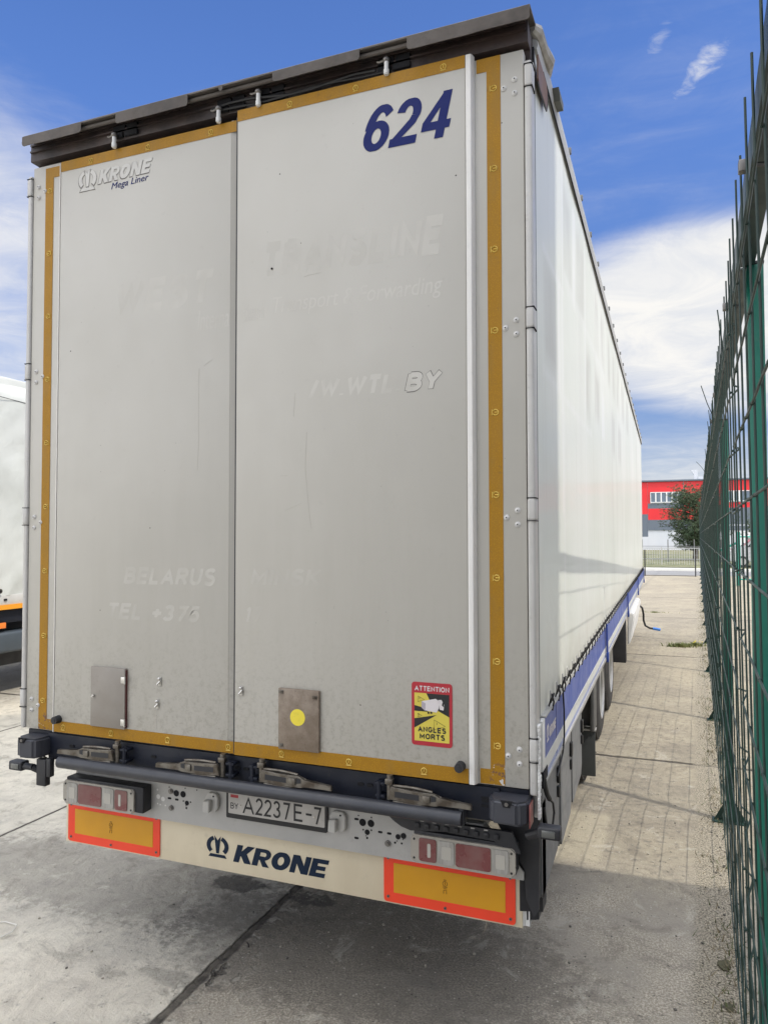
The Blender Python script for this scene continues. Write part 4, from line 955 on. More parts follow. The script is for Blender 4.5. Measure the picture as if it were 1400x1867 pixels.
# --- right and left flanks
def flank(s):
    """everything along one side; s=+1 is the side facing the fence"""
    nY, nZ = 420, 70
    bm = bmesh.new(); lay = bm.loops.layers.color.new('stain')
    ya, yb, za, zb = 0.105, 13.60, 1.305, 3.945
    grid = []
    for i in range(nY + 1):
        row = []
        y = ya + (yb - ya) * (i / nY) ** 1.5
        for k in range(nZ + 1):
            z = za + (zb - za) * k / nZ
            post = sum(math.exp(-((y - c) / 0.07) ** 2) for c in (0.9, 3.25, 6.60, 10.05, 13.4))
            d = 0.006 * noise.noise(Vector((y * 0.55, z * 0.6, 2.0 * s))) + 0.0030 * noise.noise(Vector((y * 1.9, z * 1.1, 7.0 * s))) + 0.004 * math.exp(-((z - 2.05) / .03) ** 2) * 0.4
            low = max(0, (1.50 - z) / 0.2); d += 0.0025 * low * math.sin(y * 33.0) + 0.003 * post * (0.4 + 0.6 * (1 - (z - za) / (zb - za)))
            edge = min(1, (y - ya) / 0.12); d *= edge
            row.append(bm.verts.new((s * (1.268 + d), y, z)))
        grid.append(row)
    patches = [(.94, 1.32, 3.36, 3.80), (1.53, 1.93, 3.36, 3.80), (2.74, 3.02, 3.38, 3.80), (3.22, 3.62, 3.40, 3.80), (3.98, 4.28, 3.38, 3.80), (4.6, 5.0, 3.38, 3.80), (5.3, 5.7, 3.38, 3.80), (6.1, 6.7, 3.38, 3.80), (7.2, 7.8, 3.38, 3.8),
               (.30, .71, 2.76, 3.20), (2.06, 2.38, 2.78, 3.22), (2.64, 3.08, 2.86, 3.22), (4.4, 4.9, 2.8, 3.2), (5.4, 6.0, 2.8, 3.2)]
    lights = [(.24, 2.42, 2.695, 2.725), (3.25, 3.56, 2.80, 3.16), (.835, .875, 2.1, 3.24), (.88, .915, 3.3, 3.85), (1.36, 1.49, 3.3, 3.85), (1.97, 2.03, 2.7, 3.85), (.72, .80, 2.72, 3.25), (.27, .95, 3.215, 3.25), (.95, 3.7, 3.31, 3.345)]
    for i in range(nY):
        for k in range(nZ):
            f = bm.faces.new((grid[i][k], grid[i + 1][k], grid[i + 1][k + 1], grid[i][k + 1])); f.smooth = True
            for lp_ in f.loops:
                y, z = lp_.vert.co.y, lp_.vert.co.z
                v = 0.0
                for (a, b_, c_, e_) in patches:
                    fy = min(1, max(0, min(y - a, b_ - y) / 0.10 + .5)); fz = min(1, max(0, min(z - c_, e_ - z) / 0.12 + .5))
                    v = max(v, fy * fz * (0.55 + 0.45 * noise.noise(Vector((y * 5, z * 3, 0)))))
                lt = 0.0
                for (a, b_, c_, e_) in lights:
                    fy = min(1, max(0, min(y - a, b_ - y) / 0.02 + .5)); fz = min(1, max(0, min(z - c_, e_ - z) / 0.03 + .5)); lt = max(lt, fy * fz)
                seam = 0.0
                for c_ in (0.9, 2.0, 3.25, 4.4, 5.5, 6.6, 7.7, 8.9, 10.05, 11.2, 12.3): seam = max(seam, math.exp(-((y - c_) / 0.03) ** 2))
                run = max(0, noise.noise(Vector((y * 2.6, z * 0.35, 3.3))))
                lp_[lay] = (v ** .5 if v > 0 else 0, max(seam * .8, lt) ** .5, run, 1)
    me = bpy.data.meshes.new('side_curtain'); bm.to_mesh(me); bm.free()
    def cust(t, b, tc):
        at = t.new('ShaderNodeAttribute', attribute_name='stain'); sp_ = t.new('ShaderNodeSeparateColor'); t.put(sp_.inputs[0], at.outputs['Color'])
        s3 = t.new('ShaderNodeSeparateXYZ'); t.put(s3.inputs[0], tc)
        c = t.mix(t.ramp(t.noise(tc, 0.7, 4, 0.5), 0.35, 0.65), (0.67, 0.70, 0.64), (0.73, 0.75, 0.70))
        c = t.mix(t.math('MULTIPLY', sp_.outputs[0], 0.85), c, (0.47, 0.465, 0.425))
        c = t.mix(t.math('MULTIPLY', sp_.outputs[1], 0.65), c, (0.78, 0.79, 0.77))
        c = t.mix(t.math('MULTIPLY', sp_.outputs[2], 0.7), c, (0.46, 0.46, 0.42))
        vs = t.noise(t.scale(tc, 1, 7, 0.5), 1.5, 5, 0.6); c = t.mix(t.ramp(vs, 0.52, 0.75, 0, 0.5), c, (0.60, 0.60, 0.545))
        c = t.mix(t.ramp(t.math('ADD', s3.outputs[2], t.math('MULTIPLY', t.noise(tc, 2.4, 4), 0.5)), 1.95, 1.50, 0, 0.45), c, (0.47, 0.44, 0.36))
        t.put(b.inputs['Base Color'], c)
        bn = t.new('ShaderNodeBump'); bn.inputs['Strength'].default_value = 0.5; bn.inputs['Distance'].default_value = 0.012
        t.put(bn.inputs['Height'], t.math('ADD', t.noise(tc, 1.3, 2, 0.4), t.math('MULTIPLY', t.noise(t.scale(tc, 1, 1, 1.6), 4.5, 4, 0.6, 1.5), 0.35))); b.inputs['Roughness'].default_value = 0.46
        for l_ in list(b.inputs['Roughness'].links): t.l.remove(l_); t.put(b.inputs['Normal'], bn.outputs[0])
    me.materials.append(mat('curtain_tarpaulin', (0.6, 0.6, 0.56), 0.27, coat=0.10, spec=0.45, custom=cust))
    cur = bpy.data.objects.new('side_curtain', me); COL.objects.link(cur); cur.parent = TR
    def bx(*a, **k):
        a = list(a); a[0], a[1] = sorted((s * a[0], s * a[1])); return a
    # valance and roof edge
    mb = MB()
    pr = [(s * 1.262, 3.948), (s * 1.279, 3.945), (s * 1.284, 3.99), (s * 1.283, 4.035), (s * 1.274, 4.062), (s * 1.24, 4.078), (s * 1.20, 4.07), (s * 1.20, 3.948)]
    Ys = [0.43 + (13.6 - 0.43) * i / 40 for i in range(41)]
    rings = []
    Ys = [0.10, 0.2, 0.32] + Ys
    for y in Ys:
        f = min(1.0, 0.35 + (y - 0.10) / 0.5)
        rings.append([mb.bm.verts.new((a, y, 3.948 + (b_ - 3.948) * f + 0.004 * noise.noise(Vector((y * 2.1, a, b_))) * f)) for a, b_ in pr])
    for A, B in zip(rings[:-1], rings[1:]):
        for k in range(len(pr)): mb.bm.faces.new((A[k], A[(k + 1) % len(pr)], B[(k + 1) % len(pr)], B[k]))
    mb.bm.faces.new(rings[0]); mb.bm.faces.new(rings[-1][::-1])
    val = mb.build('roof_valance', mat('valance_tarp', (0.42, 0.42, 0.40), 0.5, var=0.6, vscale=2, col2=(0.33, 0.33, 0.31), dirt=0.3), TR)
    mb = MB(); mb.box(*bx(1.2775, 1.2835, 0.25, 13.6, 3.936, 3.9445)); mb.build('curtain_track', M_hole, val)
    for k in range(22):
        y = 1.16 + 0.58 * k
        mb = MB(); mb.box(*bx(1.270, 1.288, y, y + 0.02, 4.05, 4.085, 0.003)); mb.build('roof_clip', M_greyp, val)
    mb = MB(); mb.tube([(s * 1.262, 0.06, 4.012), (s * 1.272, 0.12, 4.03), (s * 1.280, 0.22, 4.02), (s * 1.284, 0.34, 4.04), (s * 1.272, 0.46, 4.055)], 0.026, 10, rf=lambda u: 0.020 + 0.012 * math.sin(3.1 * u) + 0.006 * math.sin(11 * u))
    mb.build('tarp_fold', mat('folded_tarp', (0.40, 0.385, 0.35), 0.6, var=0.8, vscale=14, col2=(0.22, 0.2, 0.18)), val)
    mb = MB(); mb.prism([(0.50, 4.02), (0.66, 4.03), (0.655, 3.995), (0.55, 3.985)], 'x', *sorted((s * 1.270, s * 1.312))); mb.build('tarp_tab', mat('dark_tarp_tab', (0.13, 0.135, 0.12), 0.6), val)
    mb = MB(); mb.prism([(0.087, 3.915), (0.30, 3.925), (0.325, 3.90), (0.325, 3.85), (0.30, 3.815), (0.24, 3.81), (0.12, 3.80), (0.087, 3.82)], 'x', *sorted((s * 1.281, s * 1.287)))
    bp_ = mb.build('corner_plate', M_brown, TR)
    mb = MB(); mb.tube([(s * 1.285, a, b_) for a, b_ in ((0.08, 3.80), (0.12, 3.793), (0.24, 3.802), (0.305, 3.808), (0.333, 3.85), (0.333, 3.90))], 0.004, 6); mb.build('plate_seal', M_cable, bp_)
    mb = MB(); mb.box(*bx(1.225, 1.2705, 0.0865, 0.104, 1.06, 3.95)); mb.build('rear_pillar', M_black, TR)
    # side board: blue band with stripe, edge and lip
    mb = MB(); mb.box(*bx(1.262, 1.279, 0.150, 13.60, 1.138, 1.298)); sb = mb.build('side_board', M_blue, TR)
    mb = MB(); mb.box(*bx(1.262, 1.2805, 0.150, 13.60, 1.086, 1.137)); mb.build('reflective_stripe', M_stripe, sb)
    mb = MB(); mb.box(*bx(1.262, 1.2790, 0.150, 13.60, 1.062, 1.085)); mb.build('board_edge', M_blight, sb)
    mb = MB(); mb.box(*bx(1.255, 1.2860, 0.150, 13.60, 1.050, 1.0615)); mb.box(*bx(1.262, 1.285, 0.150, 13.60, 1.2985, 1.3045)); mb.build('board_lip', M_panel, sb)
    mb = MB(); mb.box(*bx(1.262, 1.2815, 0.088, 0.149, 1.105, 1.298, 0.003)); mb.build('corner_casting', M_whiteb, sb)
    mb = MB(); mb.box(*bx(1.2, 1.2835, 0.095, 0.20, 1.04, 1.104, 0.003)); mb.build('corner_shoe', M_hole, sb)
    mb = MB(); mb.box(*bx(1.2795, 1.2802, 0.468, 0.474, 1.138, 1.298)); mb.build('board_joint', M_navy, sb)
    for y in (3.22, 6.60, 10.05, 13.40):
        mb = MB(); mb.box(*bx(1.2865, 1.300, y - 0.028, y + 0.028, 1.10, 1.318, 0.004)); mb.box(*bx(1.2865, 1.306, y - 0.036, y + 0.036, 1.025, 1.0995, 0.004)); mb.build('side_post', M_bluestrong, sb)
    if s > 0:
        mb = MB(); crown(mb, 0.200, 0.262, 1.187, 1.252, 'x', 1.2792, 0.0008); mb.build('board_emblem', M_swhite, sb)
        stroke_text('board_lettering', 'KRONE', 0.275, 0.458, 1.190, 1.232, 'x', 1.2792, M_swhite, sb, heavy=True, shear=0.3, gap=.08)
    # curtain buckles
    hook = None
    for k in range(70):
        y = 0.30 + 0.19 * k
        if hook is None:
            mb = MB()
            mb.tube([(s * (1.285 + 0.010 * math.sin(R(a))), 0.020 * math.cos(R(a)), 0.036 + 0.026 * math.sin(R(a))) for a in range(-40, 250, 24)], 0.0040, 6)
            mb.tube([(s * 1.283, 0.02, 0.055), (s * 1.290, 0.035, 0.02), (s * 1.286, 0.038, 0.0), (s * 1.286, 0.02, -0.010)], 0.0040, 6)
            mb.mi = 1; mb.box(*sorted((s * 1.279, s * 1.283)), -0.012, 0.012, 0.03, 0.075, 0.002)
            hook = mb.build('curtain_buckle', [M_cable, M_panel], cur); hook.location = (0, y, 1.302)
        else:
            dup(hook, cur, (0, y, 1.302 + random.uniform(-.002, .002)))
    # grey plastic skirts at the rear
    for (ya_, yb_, zb_, xo) in ((0.16, 0.665, 0.60, 1.262), (0.675, 1.08, 0.61, 1.268), (1.09, 1.56, 0.66, 1.270)) if s > 0 else ():
        mb = MB(); mb.prism([(ya_, 1.048), (yb_, 1.048), (yb_, zb_ + 0.05), (yb_ - 0.05, zb_), (ya_ + 0.02, zb_ - 0.03), (ya_, zb_)], 'x', *sorted((s * (xo - 0.06), s * xo)))
        bmesh.ops.bevel(mb.bm, geom=mb.bm.edges[:], offset=0.012, segments=3, affect='EDGES')
        sk = mb.build('side_skirt', M_greyp, TR)
        mb = MB(); mb.box(*bx(xo + 0.001, xo + 0.014, yb_ - 0.075, yb_ - 0.035, 0.905, 0.975, 0.004)); mb.box(*bx(xo + 0.001, xo + 0.012, yb_ - 0.07, yb_ - 0.045, 0.84, 0.89, 0.004)); mb.build('skirt_catch', M_cable, sk)
    if s > 0:
     mb = MB(); mb.prism([(s * 1.175, 0.16), (s * 1.262, 0.185), (s * 1.262, 0.27), (s * 1.19, 0.27)], 'z', 0.53, 0.95)
     mb.prism([(s * 1.20, 0.17), (s * 1.245, 0.19), (s * 1.245, 0.25), (s * 1.2, 0.25)], 'z', 0.495, 0.5295)
     mb.build('skirt_end', M_black, TR)
    mb = MB(); mb.tube([(s * 1.2835, 0.655, 1.335), (s * 1.290, 0.652, 1.22), (s * 1.290, 0.650, 1.10), (s * 1.286, 0.62, 1.03), (s * 1.282, 0.52, 0.985), (s * 1.28, 0.48, 0.97)], 0.0042, 6); mb.build('tension_strap', M_cable, cur)
    mb = MB(); mb.tube([(s * 1.276, 0.12, 1.09), (s * 1.282, 0.13, 1.04), (s * 1.285, 0.16, 1.00), (s * 1.287, 0.21, 0.965)], 0.010, 8)
    mb.tube([(s * 1.287, 0.21, 0.965), (s * 1.292, 0.27, 0.93), (s * 1.292, 0.30, 0.88), (s * 1.290, 0.27, 0.84), (s * 1.288, 0.20, 0.845), (s * 1.285, 0.15, 0.88), (s * 1.28, 0.12, 0.96)], 0.0045, 8)
    mb.build('tension_lever', M_cable, TR)
    # outer guide rail of the side protection and long rail
    mb = MB(); mb.box(*bx(1.235, 1.262, 1.60, 13.2, 0.98, 1.045, 0.004)); mb.build('side_rail', M_panel, TR)
    # mudguards
    def arch(yc, full):
        mb = MB(); Rr = 0.60
        for (r0_, r1_) in ((0.0, 0.012),):
            A = [R(a) for a in range(34, 147, 8)]
        pts_o = [(yc + (Rr) * -math.cos(a), 0.47 + 0.53 * math.sin(a)) for a in A]; pts_i = [(yc + (Rr - .014) * -math.cos(a), 0.47 + .516 * math.sin(a)) for a in A]
        mb.prism(pts_o + pts_i[::-1], 'x', *sorted((s * 0.74, s * 1.115)))
        return mb
    # rearmost guard: tall flat flap facing backwards
    mb = MB(); mb.box(*bx(0.76, 1.205, 2.86, 2.90, 0.60, 1.03, 0.006)); mb.box(*bx(1.2055, 1.235, 2.70, 2.91, 0.60, 1.03, 0.010, 3)); mg = mb.build('mudguard', M_mud, TR)
    mb = MB(); mb.box(*bx(0.78, 1.232, 2.80, 2.815, 0.255, 0.585, 0.004)); mb.build('mudflap', M_mudflap, mg)
    mb = MB(); mb.box(*bx(0.80, 1.238, 2.785, 2.86, 0.5855, 0.5995, 0.002)); mb.build('flap_strip', M_panel, mg)
    for yc in (3.55, 4.85, 6.15):
        if yc > 3: arch(yc, True).build('mudguard', M_mud, TR)
    mb = MB(); mb.box(*bx(0.80, 1.105, 5.42, 5.435, 0.34, 0.80, 0.004)); mb.build('mudflap', M_mudflap, TR)
    # white leaning panel of the pallet carrier
    mb = MB(); mb.prism([(s * 1.262, 0.62), (s * 1.300, 0.66), (s * 1.352, 0.98), (s * 1.335, 1.03), (s * 1.262, 1.035)], 'y', 7.0, 9.4)
    bmesh.ops.bevel(mb.bm, geom=mb.bm.edges[:], offset=0.012, segments=3, affect='EDGES'); mb.build('pallet_box_panel', M_whiteb, TR)
    mb = MB(); mb.box(*bx(0.75, 1.25, 6.86, 6.99, 0.42, 1.03, 0.01)); mb.build('pallet_box', M_black, TR)
flank(1); flank(-1)

# wheels
def make_wheel():
    w_ = empty('wheel', (0, 0, 0)); w_.parent = TR
    mb = MB(); n = 56
    prof = [(-0.20, 0.26), (-0.205, 0.36), (-0.19, 0.42), (-0.165, 0.445), (-0.11, 0.452), (0.0, 0.454), (0.11, 0.452), (0.165, 0.445), (0.19, 0.42), (0.205, 0.36), (0.20, 0.26)]
    rings = []
    for k in range(n):
        a = 2 * math.pi * k / n; rings.append([mb.bm.verts.new((x, r_ * math.cos(a), r_ * math.sin(a))) for x, r_ in prof])
    for k in range(n):
        A, B = rings[k], rings[(k + 1) % n]
        for j in range(len(prof) - 1): mb.bm.faces.new((A[j], A[j + 1], B[j + 1], B[j]))
    for j in range(n * 2):                                          # shoulder tread blocks
        a = 2 * math.pi * j / (n * 2); 
        for sx in (-1, 1):
            M_ = Matrix.Rotation(a, 4, 'X'); mb.box(sx * 0.12, sx * 0.175, -0.009, 0.009, 0.440, 0.456, M=M_)
    mb.build('tyre', M_tyre, w_)
    mb = MB(); prof = [(0.185, 0.262), (0.203, 0.262), (0.206, 0.252), (0.19, 0.235), (0.06, 0.225), (0.03, 0.20), (0.035, 0.10), (0.075, 0.095), (0.075, 0.0)]
    rings = []
    for k in range(n):
        a = 2 * math.pi * k / n; rings.append([mb.bm.verts.new((x, max(r_, .0005) * math.cos(a), max(r_, .0005) * math.sin(a))) for x, r_ in prof])
    for k in range(n):
        A, B = rings[k], rings[(k + 1) % n]
        for j in range(len(prof) - 1): mb.bm.faces.new((A[j], A[j + 1], B[j + 1], B[j]))
    for j in range(10):
        a = 2 * math.pi * j / 10; mb.cyl((0.03, .165 * math.cos(a), .165 * math.sin(a)), (0.075, .165 * math.cos(a), .165 * math.sin(a)), .016, 6)
    mb.build('rim', M_rim, w_)
    return w_
W0 = make_wheel(); first = True
for y in (3.55, 4.85, 6.15):
    for s in (1, -1):
        ww = W0 if first else dup(W0, TR); first = False
        ww.location = (s * 0.915, y, 0.455); ww.rotation_euler = (0, 0, 0 if s > 0 else math.pi)
# chassis, floor, front wall, roof, left/right landing legs
mb = MB()
for s in (1, -1):
    mb.box(*sorted((s * 0.50, s * 0.62)), 0.28, 13.2, 0.60, 0.612); mb.box(*sorted((s * 0.50, s * 0.62)), 0.28, 13.2, 0.97, 0.982); mb.box(*sorted((s * 0.555, s * 0.565)), 0.28, 13.2, 0.6125, 0.9695)
for y in (3.55, 4.85, 6.15): mb.cyl((-0.75, y, 0.455), (0.75, y, 0.455), 0.065, 16)
for k in range(20): mb.box(-1.2, 1.2, 0.4 + 0.66 * k, 0.46 + 0.66 * k, 0.983, 1.04)
mb.build('chassis', M_beam, TR)
mb = MB(); mb.box(-1.25, 1.25, 0.125, 13.60, 1.041, 1.06); mb.build('cargo_floor', M_greyp, TR)
mb = MB(); mb.box(-1.262, 1.262, 13.602, 13.66, 1.04, 4.02, 0.01); mb.build('front_wall', M_white, TR)
mb = MB(); mb.box(-1.198, 1.198, 0.122, 13.60, 3.99, 4.03); mb.build('roof_tarpaulin', MATS['valance_tarp'], TR)
for s in (1, -1):
    mb = MB(); mb.box(*sorted((s * 0.83, s * 0.96)), 10.6, 10.73, 0.30, 1.04, 0.006); mb.box(*sorted((s * 0.85, s * 0.94)), 10.62, 10.71, 0.04, 0.31, 0.004); mb.box(*sorted((s * 0.80, s * 1.0)), 10.52, 10.81, 0.0, 0.04, 0.008)
    mb.build('landing_leg', M_beam, TR)
mb = MB(); mb.tube([(1.08, 10.2, 0.90), (1.20, 10.05, 0.90), (1.30, 9.98, 0.875), (1.355, 9.98, 0.82), (1.372, 10.0, 0.72), (1.372, 10.0, 0.62), (1.40, 10.0, 0.53), (1.47, 10.0, 0.492), (1.53, 10.0, 0.487)], 0.0165, 10)
ck = mb.build('crank_handle', M_cable, TR)
mb = MB(); mb.tube([(1.515, 10.0, 0.489), (1.55, 10.0, 0.485), (1.63, 10.0, 0.472)], 0.023, 12); mb.build('grip', M_crankblue, ck)

# ================================================================== FENCE
FD = Vector((math.sin(math.atan(0.0367)), math.cos(math.atan(0.0367)), 0))
FN = Vector((FD.y, -FD.x, 0))                                        # points away from the trailer
def fpt(y, off, z): # point on fence line at world y, off metres to the right of the mesh, leaning slightly
    base = Vector((1.875 + 0.0367 * (y + 2.765), y, 0)); return base + FN * (off - 0.010 * z) + Vector((0, 0, z))
FE = empty('mesh_fence', fpt(-3.15, 0, 0), 'dark green welded mesh fence with flat top rail running along the right side', 'fence')
FO = FE.location.copy()
def L(p): return p - FO
mesh_post = None
NPAN = 14
for k in range(-2, NPAN):
    y = -0.10 + 3.05 * k
    c = fpt(y, 0.043, 0)
    mb = MB(); Mx = Matrix.Translation(c - FO) @ Matrix.Rotation(-math.atan(0.0367), 4, 'Z')
    ht = 2.90 if k < 1 else 2.83
    mb.box(-0.024, 0.026, -0.028, 0.028, 0.008, ht, 0.004, 2, M=Mx)
    po = mb.build('fence_post', M_post, FE)
    mb = MB(); mb.box(-0.026, 0.028, -0.028, 0.028, ht + 0.0005, ht + 0.012, 0.003, 2, M=Mx); mb.build('post_cap', M_black, po)
    mb = MB(); mb.box(-0.115, 0.115, -0.05, 0.05, 0.0, 0.0075, 0.0, M=Mx)
    for sx in (-1, 1):
        pts = [(sx * 0.031, 0.008), (sx * 0.105, 0.008), (sx * 0.100, 0.016), (sx * 0.027, 0.15)]
        A = [mb.bm.verts.new(Mx @ Vector((a, -0.003, b_))) for a, b_ in pts]; B = [mb.bm.verts.new(Mx @ Vector((a, 0.003, b_))) for a, b_ in pts]
        mb.bm.faces.new(A); mb.bm.faces.new(B[::-1])
        for i in range(4): mb.bm.faces.new((A[i], B[i], B[(i + 1) % 4], A[(i + 1) % 4]))
    mb.build('base_plate', M_foot, po)
for k in range(-2, NPAN - 1):
    ya, yb = -0.10 + 3.05 * k + 0.02, -0.10 + 3.05 * (k + 1) - 0.02
    rnd = random.Random(100 + k)
    mb = MB(); seg = 6 if k < 4 else 4
    nw = 15
    for i in range(nw):
        y = ya + 0.05 + (yb - ya - 0.1) * i / (nw - 1)
        top = 2.975 + rnd.uniform(-.025, .015); bot = 0.075 + rnd.uniform(-.01, .012)
        dx = rnd.uniform(-.004, .004)
        pts = [L(fpt(y + rnd.uniform(-.002, .002), dx, bot)), L(fpt(y, dx * .3, 0.8)), L(fpt(y + rnd.uniform(-.003, .003), rnd.uniform(-.003, .003), 1.6)), L(fpt(y, 0, 2.5)), L(fpt(y, -.002, 2.78))]
        if k == 0 and i == 12: pts += [L(fpt(y - 0.01, -0.04, 2.88)), L(fpt(y - 0.02, -0.075, 3.0))]
        elif k == 2 and i in (5,): pts += [L(fpt(y - 0.01, -0.05, 2.86)), L(fpt(y - 0.03, -0.11, 2.93))]
        elif rnd.random() < 0.10: pts += [L(fpt(y + .02, -0.02, top))]
        else: pts += [L(fpt(y, -0.002, top))]
        mb.tube(pts, 0.0030, seg)
        if rnd.random() < 0.25: mb.tube([L(fpt(y, dx, bot)), L(fpt(y, dx - 0.02, bot - 0.03))], 0.0028, seg)
    for j in range(14):
        z = 0.10 + 0.2 * j
        pts = []
        n = 30
        for i in range(n + 1):
            y = ya + (yb - ya) * i / n
            off = -0.0062 + 0.0018 * noise.noise(Vector((y * 3.0, z * 5, 1.0)))
            dz = 0.0016 * noise.noise(Vector((y * 1.3, z * 7.7, 4.0)))
            if i in (0, n): off += 0.02
            if i in (1, n - 1): dz -= 0.012
            pts.append(L(fpt(y, off, z + dz)))
        mb.tube(pts, 0.0030, seg)
        for i in range(nw):                                         # little weld beads at crossings
            if k < 2:
                y = ya + 0.05 + (yb - ya - 0.1) * i / (nw - 1)
                if rnd.random() < 0.5: mb.ball(L(fpt(y, -0.006, z)), 0.0048, 6)
    mb.build('mesh_panel', M_fence, FE)
    # top rail: angle section between posts, clipped to the mesh
    mb = MB()
    for (o0, o1, z0_, z1_) in ((0.006, 0.010, 2.825, 2.905), (0.0105, 0.072, 2.900, 2.905)):
        A = [L(fpt(ya - .01, o, z)) for o, z in ((o0, z0_), (o1, z0_), (o1, z1_), (o0, z1_))]; B = [L(fpt(yb + .01, o, z)) for o, z in ((o0, z0_), (o1, z0_), (o1, z1_), (o0, z1_))]
        A = [mb.bm.verts.new(p) for p in A]; B = [mb.bm.verts.new(p) for p in B]
        mb.bm.faces.new(A); mb.bm.faces.new(B[::-1])
        for i in range(4): mb.bm.faces.new((A[i], B[i], B[(i + 1) % 4], A[(i + 1) % 4]))
    mb.build('top_rail', M_rail, FE)
    for q in range(2):
        y = ya + 0.35 + q * 1.9; p = L(fpt(y, 0.0, 2.885)); mb = MB(); Mq = Matrix.Translation(p)
        mb.box(-0.012, 0.018, -0.012, 0.012, -0.016, 0.012, 0.002, M=Mq); mb.cyl(p + Vector((0.01, 0, 0)), p + Vector((0.045, 0, -0.004)), 0.006, 8); mb.build('rail_clip', M_bolt, FE)

# ================================================================== YARD END: wire barrier
WB = empty('wire_barrier', (0.6, 35.9, 0), 'low dark wire barrier on two thin posts across the end of the yard', 'barrier')
for x in (-4.0, 0.14, 2.46): 
    mb = MB(); mb.cyl((x, 0, 0), (x, 0, 1.30 if x < 1 else 0.9), 0.03, 10); mb.build('barrier_post', M_black, WB)
mb = MB()
for z in (0.03, 0.44): mb.tube([(-4.0, 0, z), (0.14, 0, z), (2.46, 0, z)], 0.014, 6)
mb.build('barrier_wire', M_black, WB)
# white picket fence on the far verge
PF = empty('picket_fence', (0, 44.5, 0.22), 'low white picket railing on the grass beyond the road', 'fence')
M_picket = mat('picket_white', (0.40, 0.41, 0.40), 0.6)
for j in range(18):
    x0 = -16 + 2.5 * j
    mb = MB()
    for k in range(18): mb.box(x0 + 0.138 * k, x0 + 0.138 * k + 0.024, -0.012, 0.012, 0.03, 1.04)
    mb.box(x0, x0 + 2.45, 0.013, 0.035, 1.00, 1.05); mb.box(x0, x0 + 2.45, 0.013, 0.035, 0.35, 0.39)
    mb.build('picket_panel', M_picket, PF)
    mb = MB(); mb.box(x0 - 0.045, x0 - 0.003, -0.02, 0.03, -0.2, 1.10); mb.build('fence_post', M_panel, PF)
TF = empty('thin_post_fence', (0, 47.5, 0.3), 'tall thin dark rail fence between the picket railing and the red hall', 'fence')
for j in range(14):
    x0 = -9 + 1.55 * j
    mb = MB(); mb.cyl((x0, 0, -.2), (x0, 0, 1.45), 0.03, 8); mb.build('fence_post', M_greyp, TF)
mb = MB(); mb.box(-9, 11.2, -0.01, 0.01, 1.0, 1.03); mb.box(-9, 11.2, -0.01, 0.01, 0.45, 0.48); mb.build('fence_rail', M_greyp, TF)

# ================================================================== RED HALL
HY = 90.0
HB = empty('red_hall', (5.0, HY, 0.3), 'red and dark grey clad industrial hall with a ribbon of white framed windows', 'building')
def clad(name, c1, c2):
    def cu(t, b, tc):
        wv = t.new('ShaderNodeTexWave', wave_type='BANDS', bands_direction='X'); t.put(wv.inputs['Vector'], tc); wv.inputs['Scale'].default_value = 1.6
        c = t.mix(t.ramp(t.noise(tc, 0.4, 4), 0.3, 0.7), c1, c2); t.put(b.inputs['Base Color'], c)
        bn = t.new('ShaderNodeBump'); bn.inputs['Strength'].default_value = 0.3; bn.inputs['Distance'].default_value = 0.02; t.put(bn.inputs['Height'], wv.outputs[1]); t.put(b.inputs['Normal'], bn.outputs[0])
    return mat(name, c1, 0.5, custom=cu)
M_hred = clad('red_cladding', (0.66, 0.018, 0.026), (0.60, 0.016, 0.024)); M_hgrey = clad('slate_cladding', (0.105, 0.13, 0.17), (0.12, 0.145, 0.18)); M_hlight = clad('pale_cladding', (0.50, 0.53, 0.58), (0.54, 0.56, 0.60))
def hx(x): return x - 5.0
mb = MB(); mb.box(hx(-40), hx(60), 0.30, 40, -0.3, 8.1); hall = mb.build('wall', M_hlight, HB, smooth=False)
mb = MB(); mb.box(hx(-40.2), hx(60.2), 0.0, 40.2, 8.12, 8.32, 0.02); mb.build('roof', M_hgrey, HB)
def cladp(x0, x1, z0, z1, m_, y=0.25):
    mb = MB(); mb.box(hx(x0), hx(x1), y, 0.299, z0 - 0.3, z1 - 0.3); mb.build('cladding', m_, HB, smooth=False)
xA = -0.25
cladp(-40, xA, 4.55, 8.40, M_hred); cladp(-40, xA, 1.85, 4.545, M_hgrey); cladp(-40, xA, 0, 1.845, M_hlight)
ZW0, ZW1 = 5.92, 7.20
xs_ = [xA + 0.03, 13.0, 60.0]
cladp(xA + 0.03, 3.72, ZW1, 8.40, M_hred, 0.22); cladp(3.80, 60, ZW1, 8.40, M_hred, 0.22)
for (a, b_) in ((xA + 0.03, 0.02), (3.70, 3.72), (3.80, 8.40), (10.9, 60)): cladp(a, b_, 5.82, ZW1 - 0.001, M_hred, 0.22)
cladp(xA + 0.03, 3.72, 5.22, 5.815, M_hgrey, 0.22); cladp(3.80, 60, 5.22, 5.815, M_hred, 0.22)
cladp(xA + 0.03, 7.5, 3.87, 5.215, M_hred, 0.22); cladp(7.51, 60, 3.3, 5.215, M_hgrey, 0.22)
cladp(xA + 0.03, 7.5, 2.62, 3.865, M_hgrey, 0.22)
M_glass = mat('hall_glass', (0.10, 0.14, 0.19), 0.12, spec=0.8, var=0.6, vscale=0.8, col2=(0.16, 0.20, 0.25)); M_frame = mat('window_frame_white', (0.72, 0.73, 0.74), 0.5)
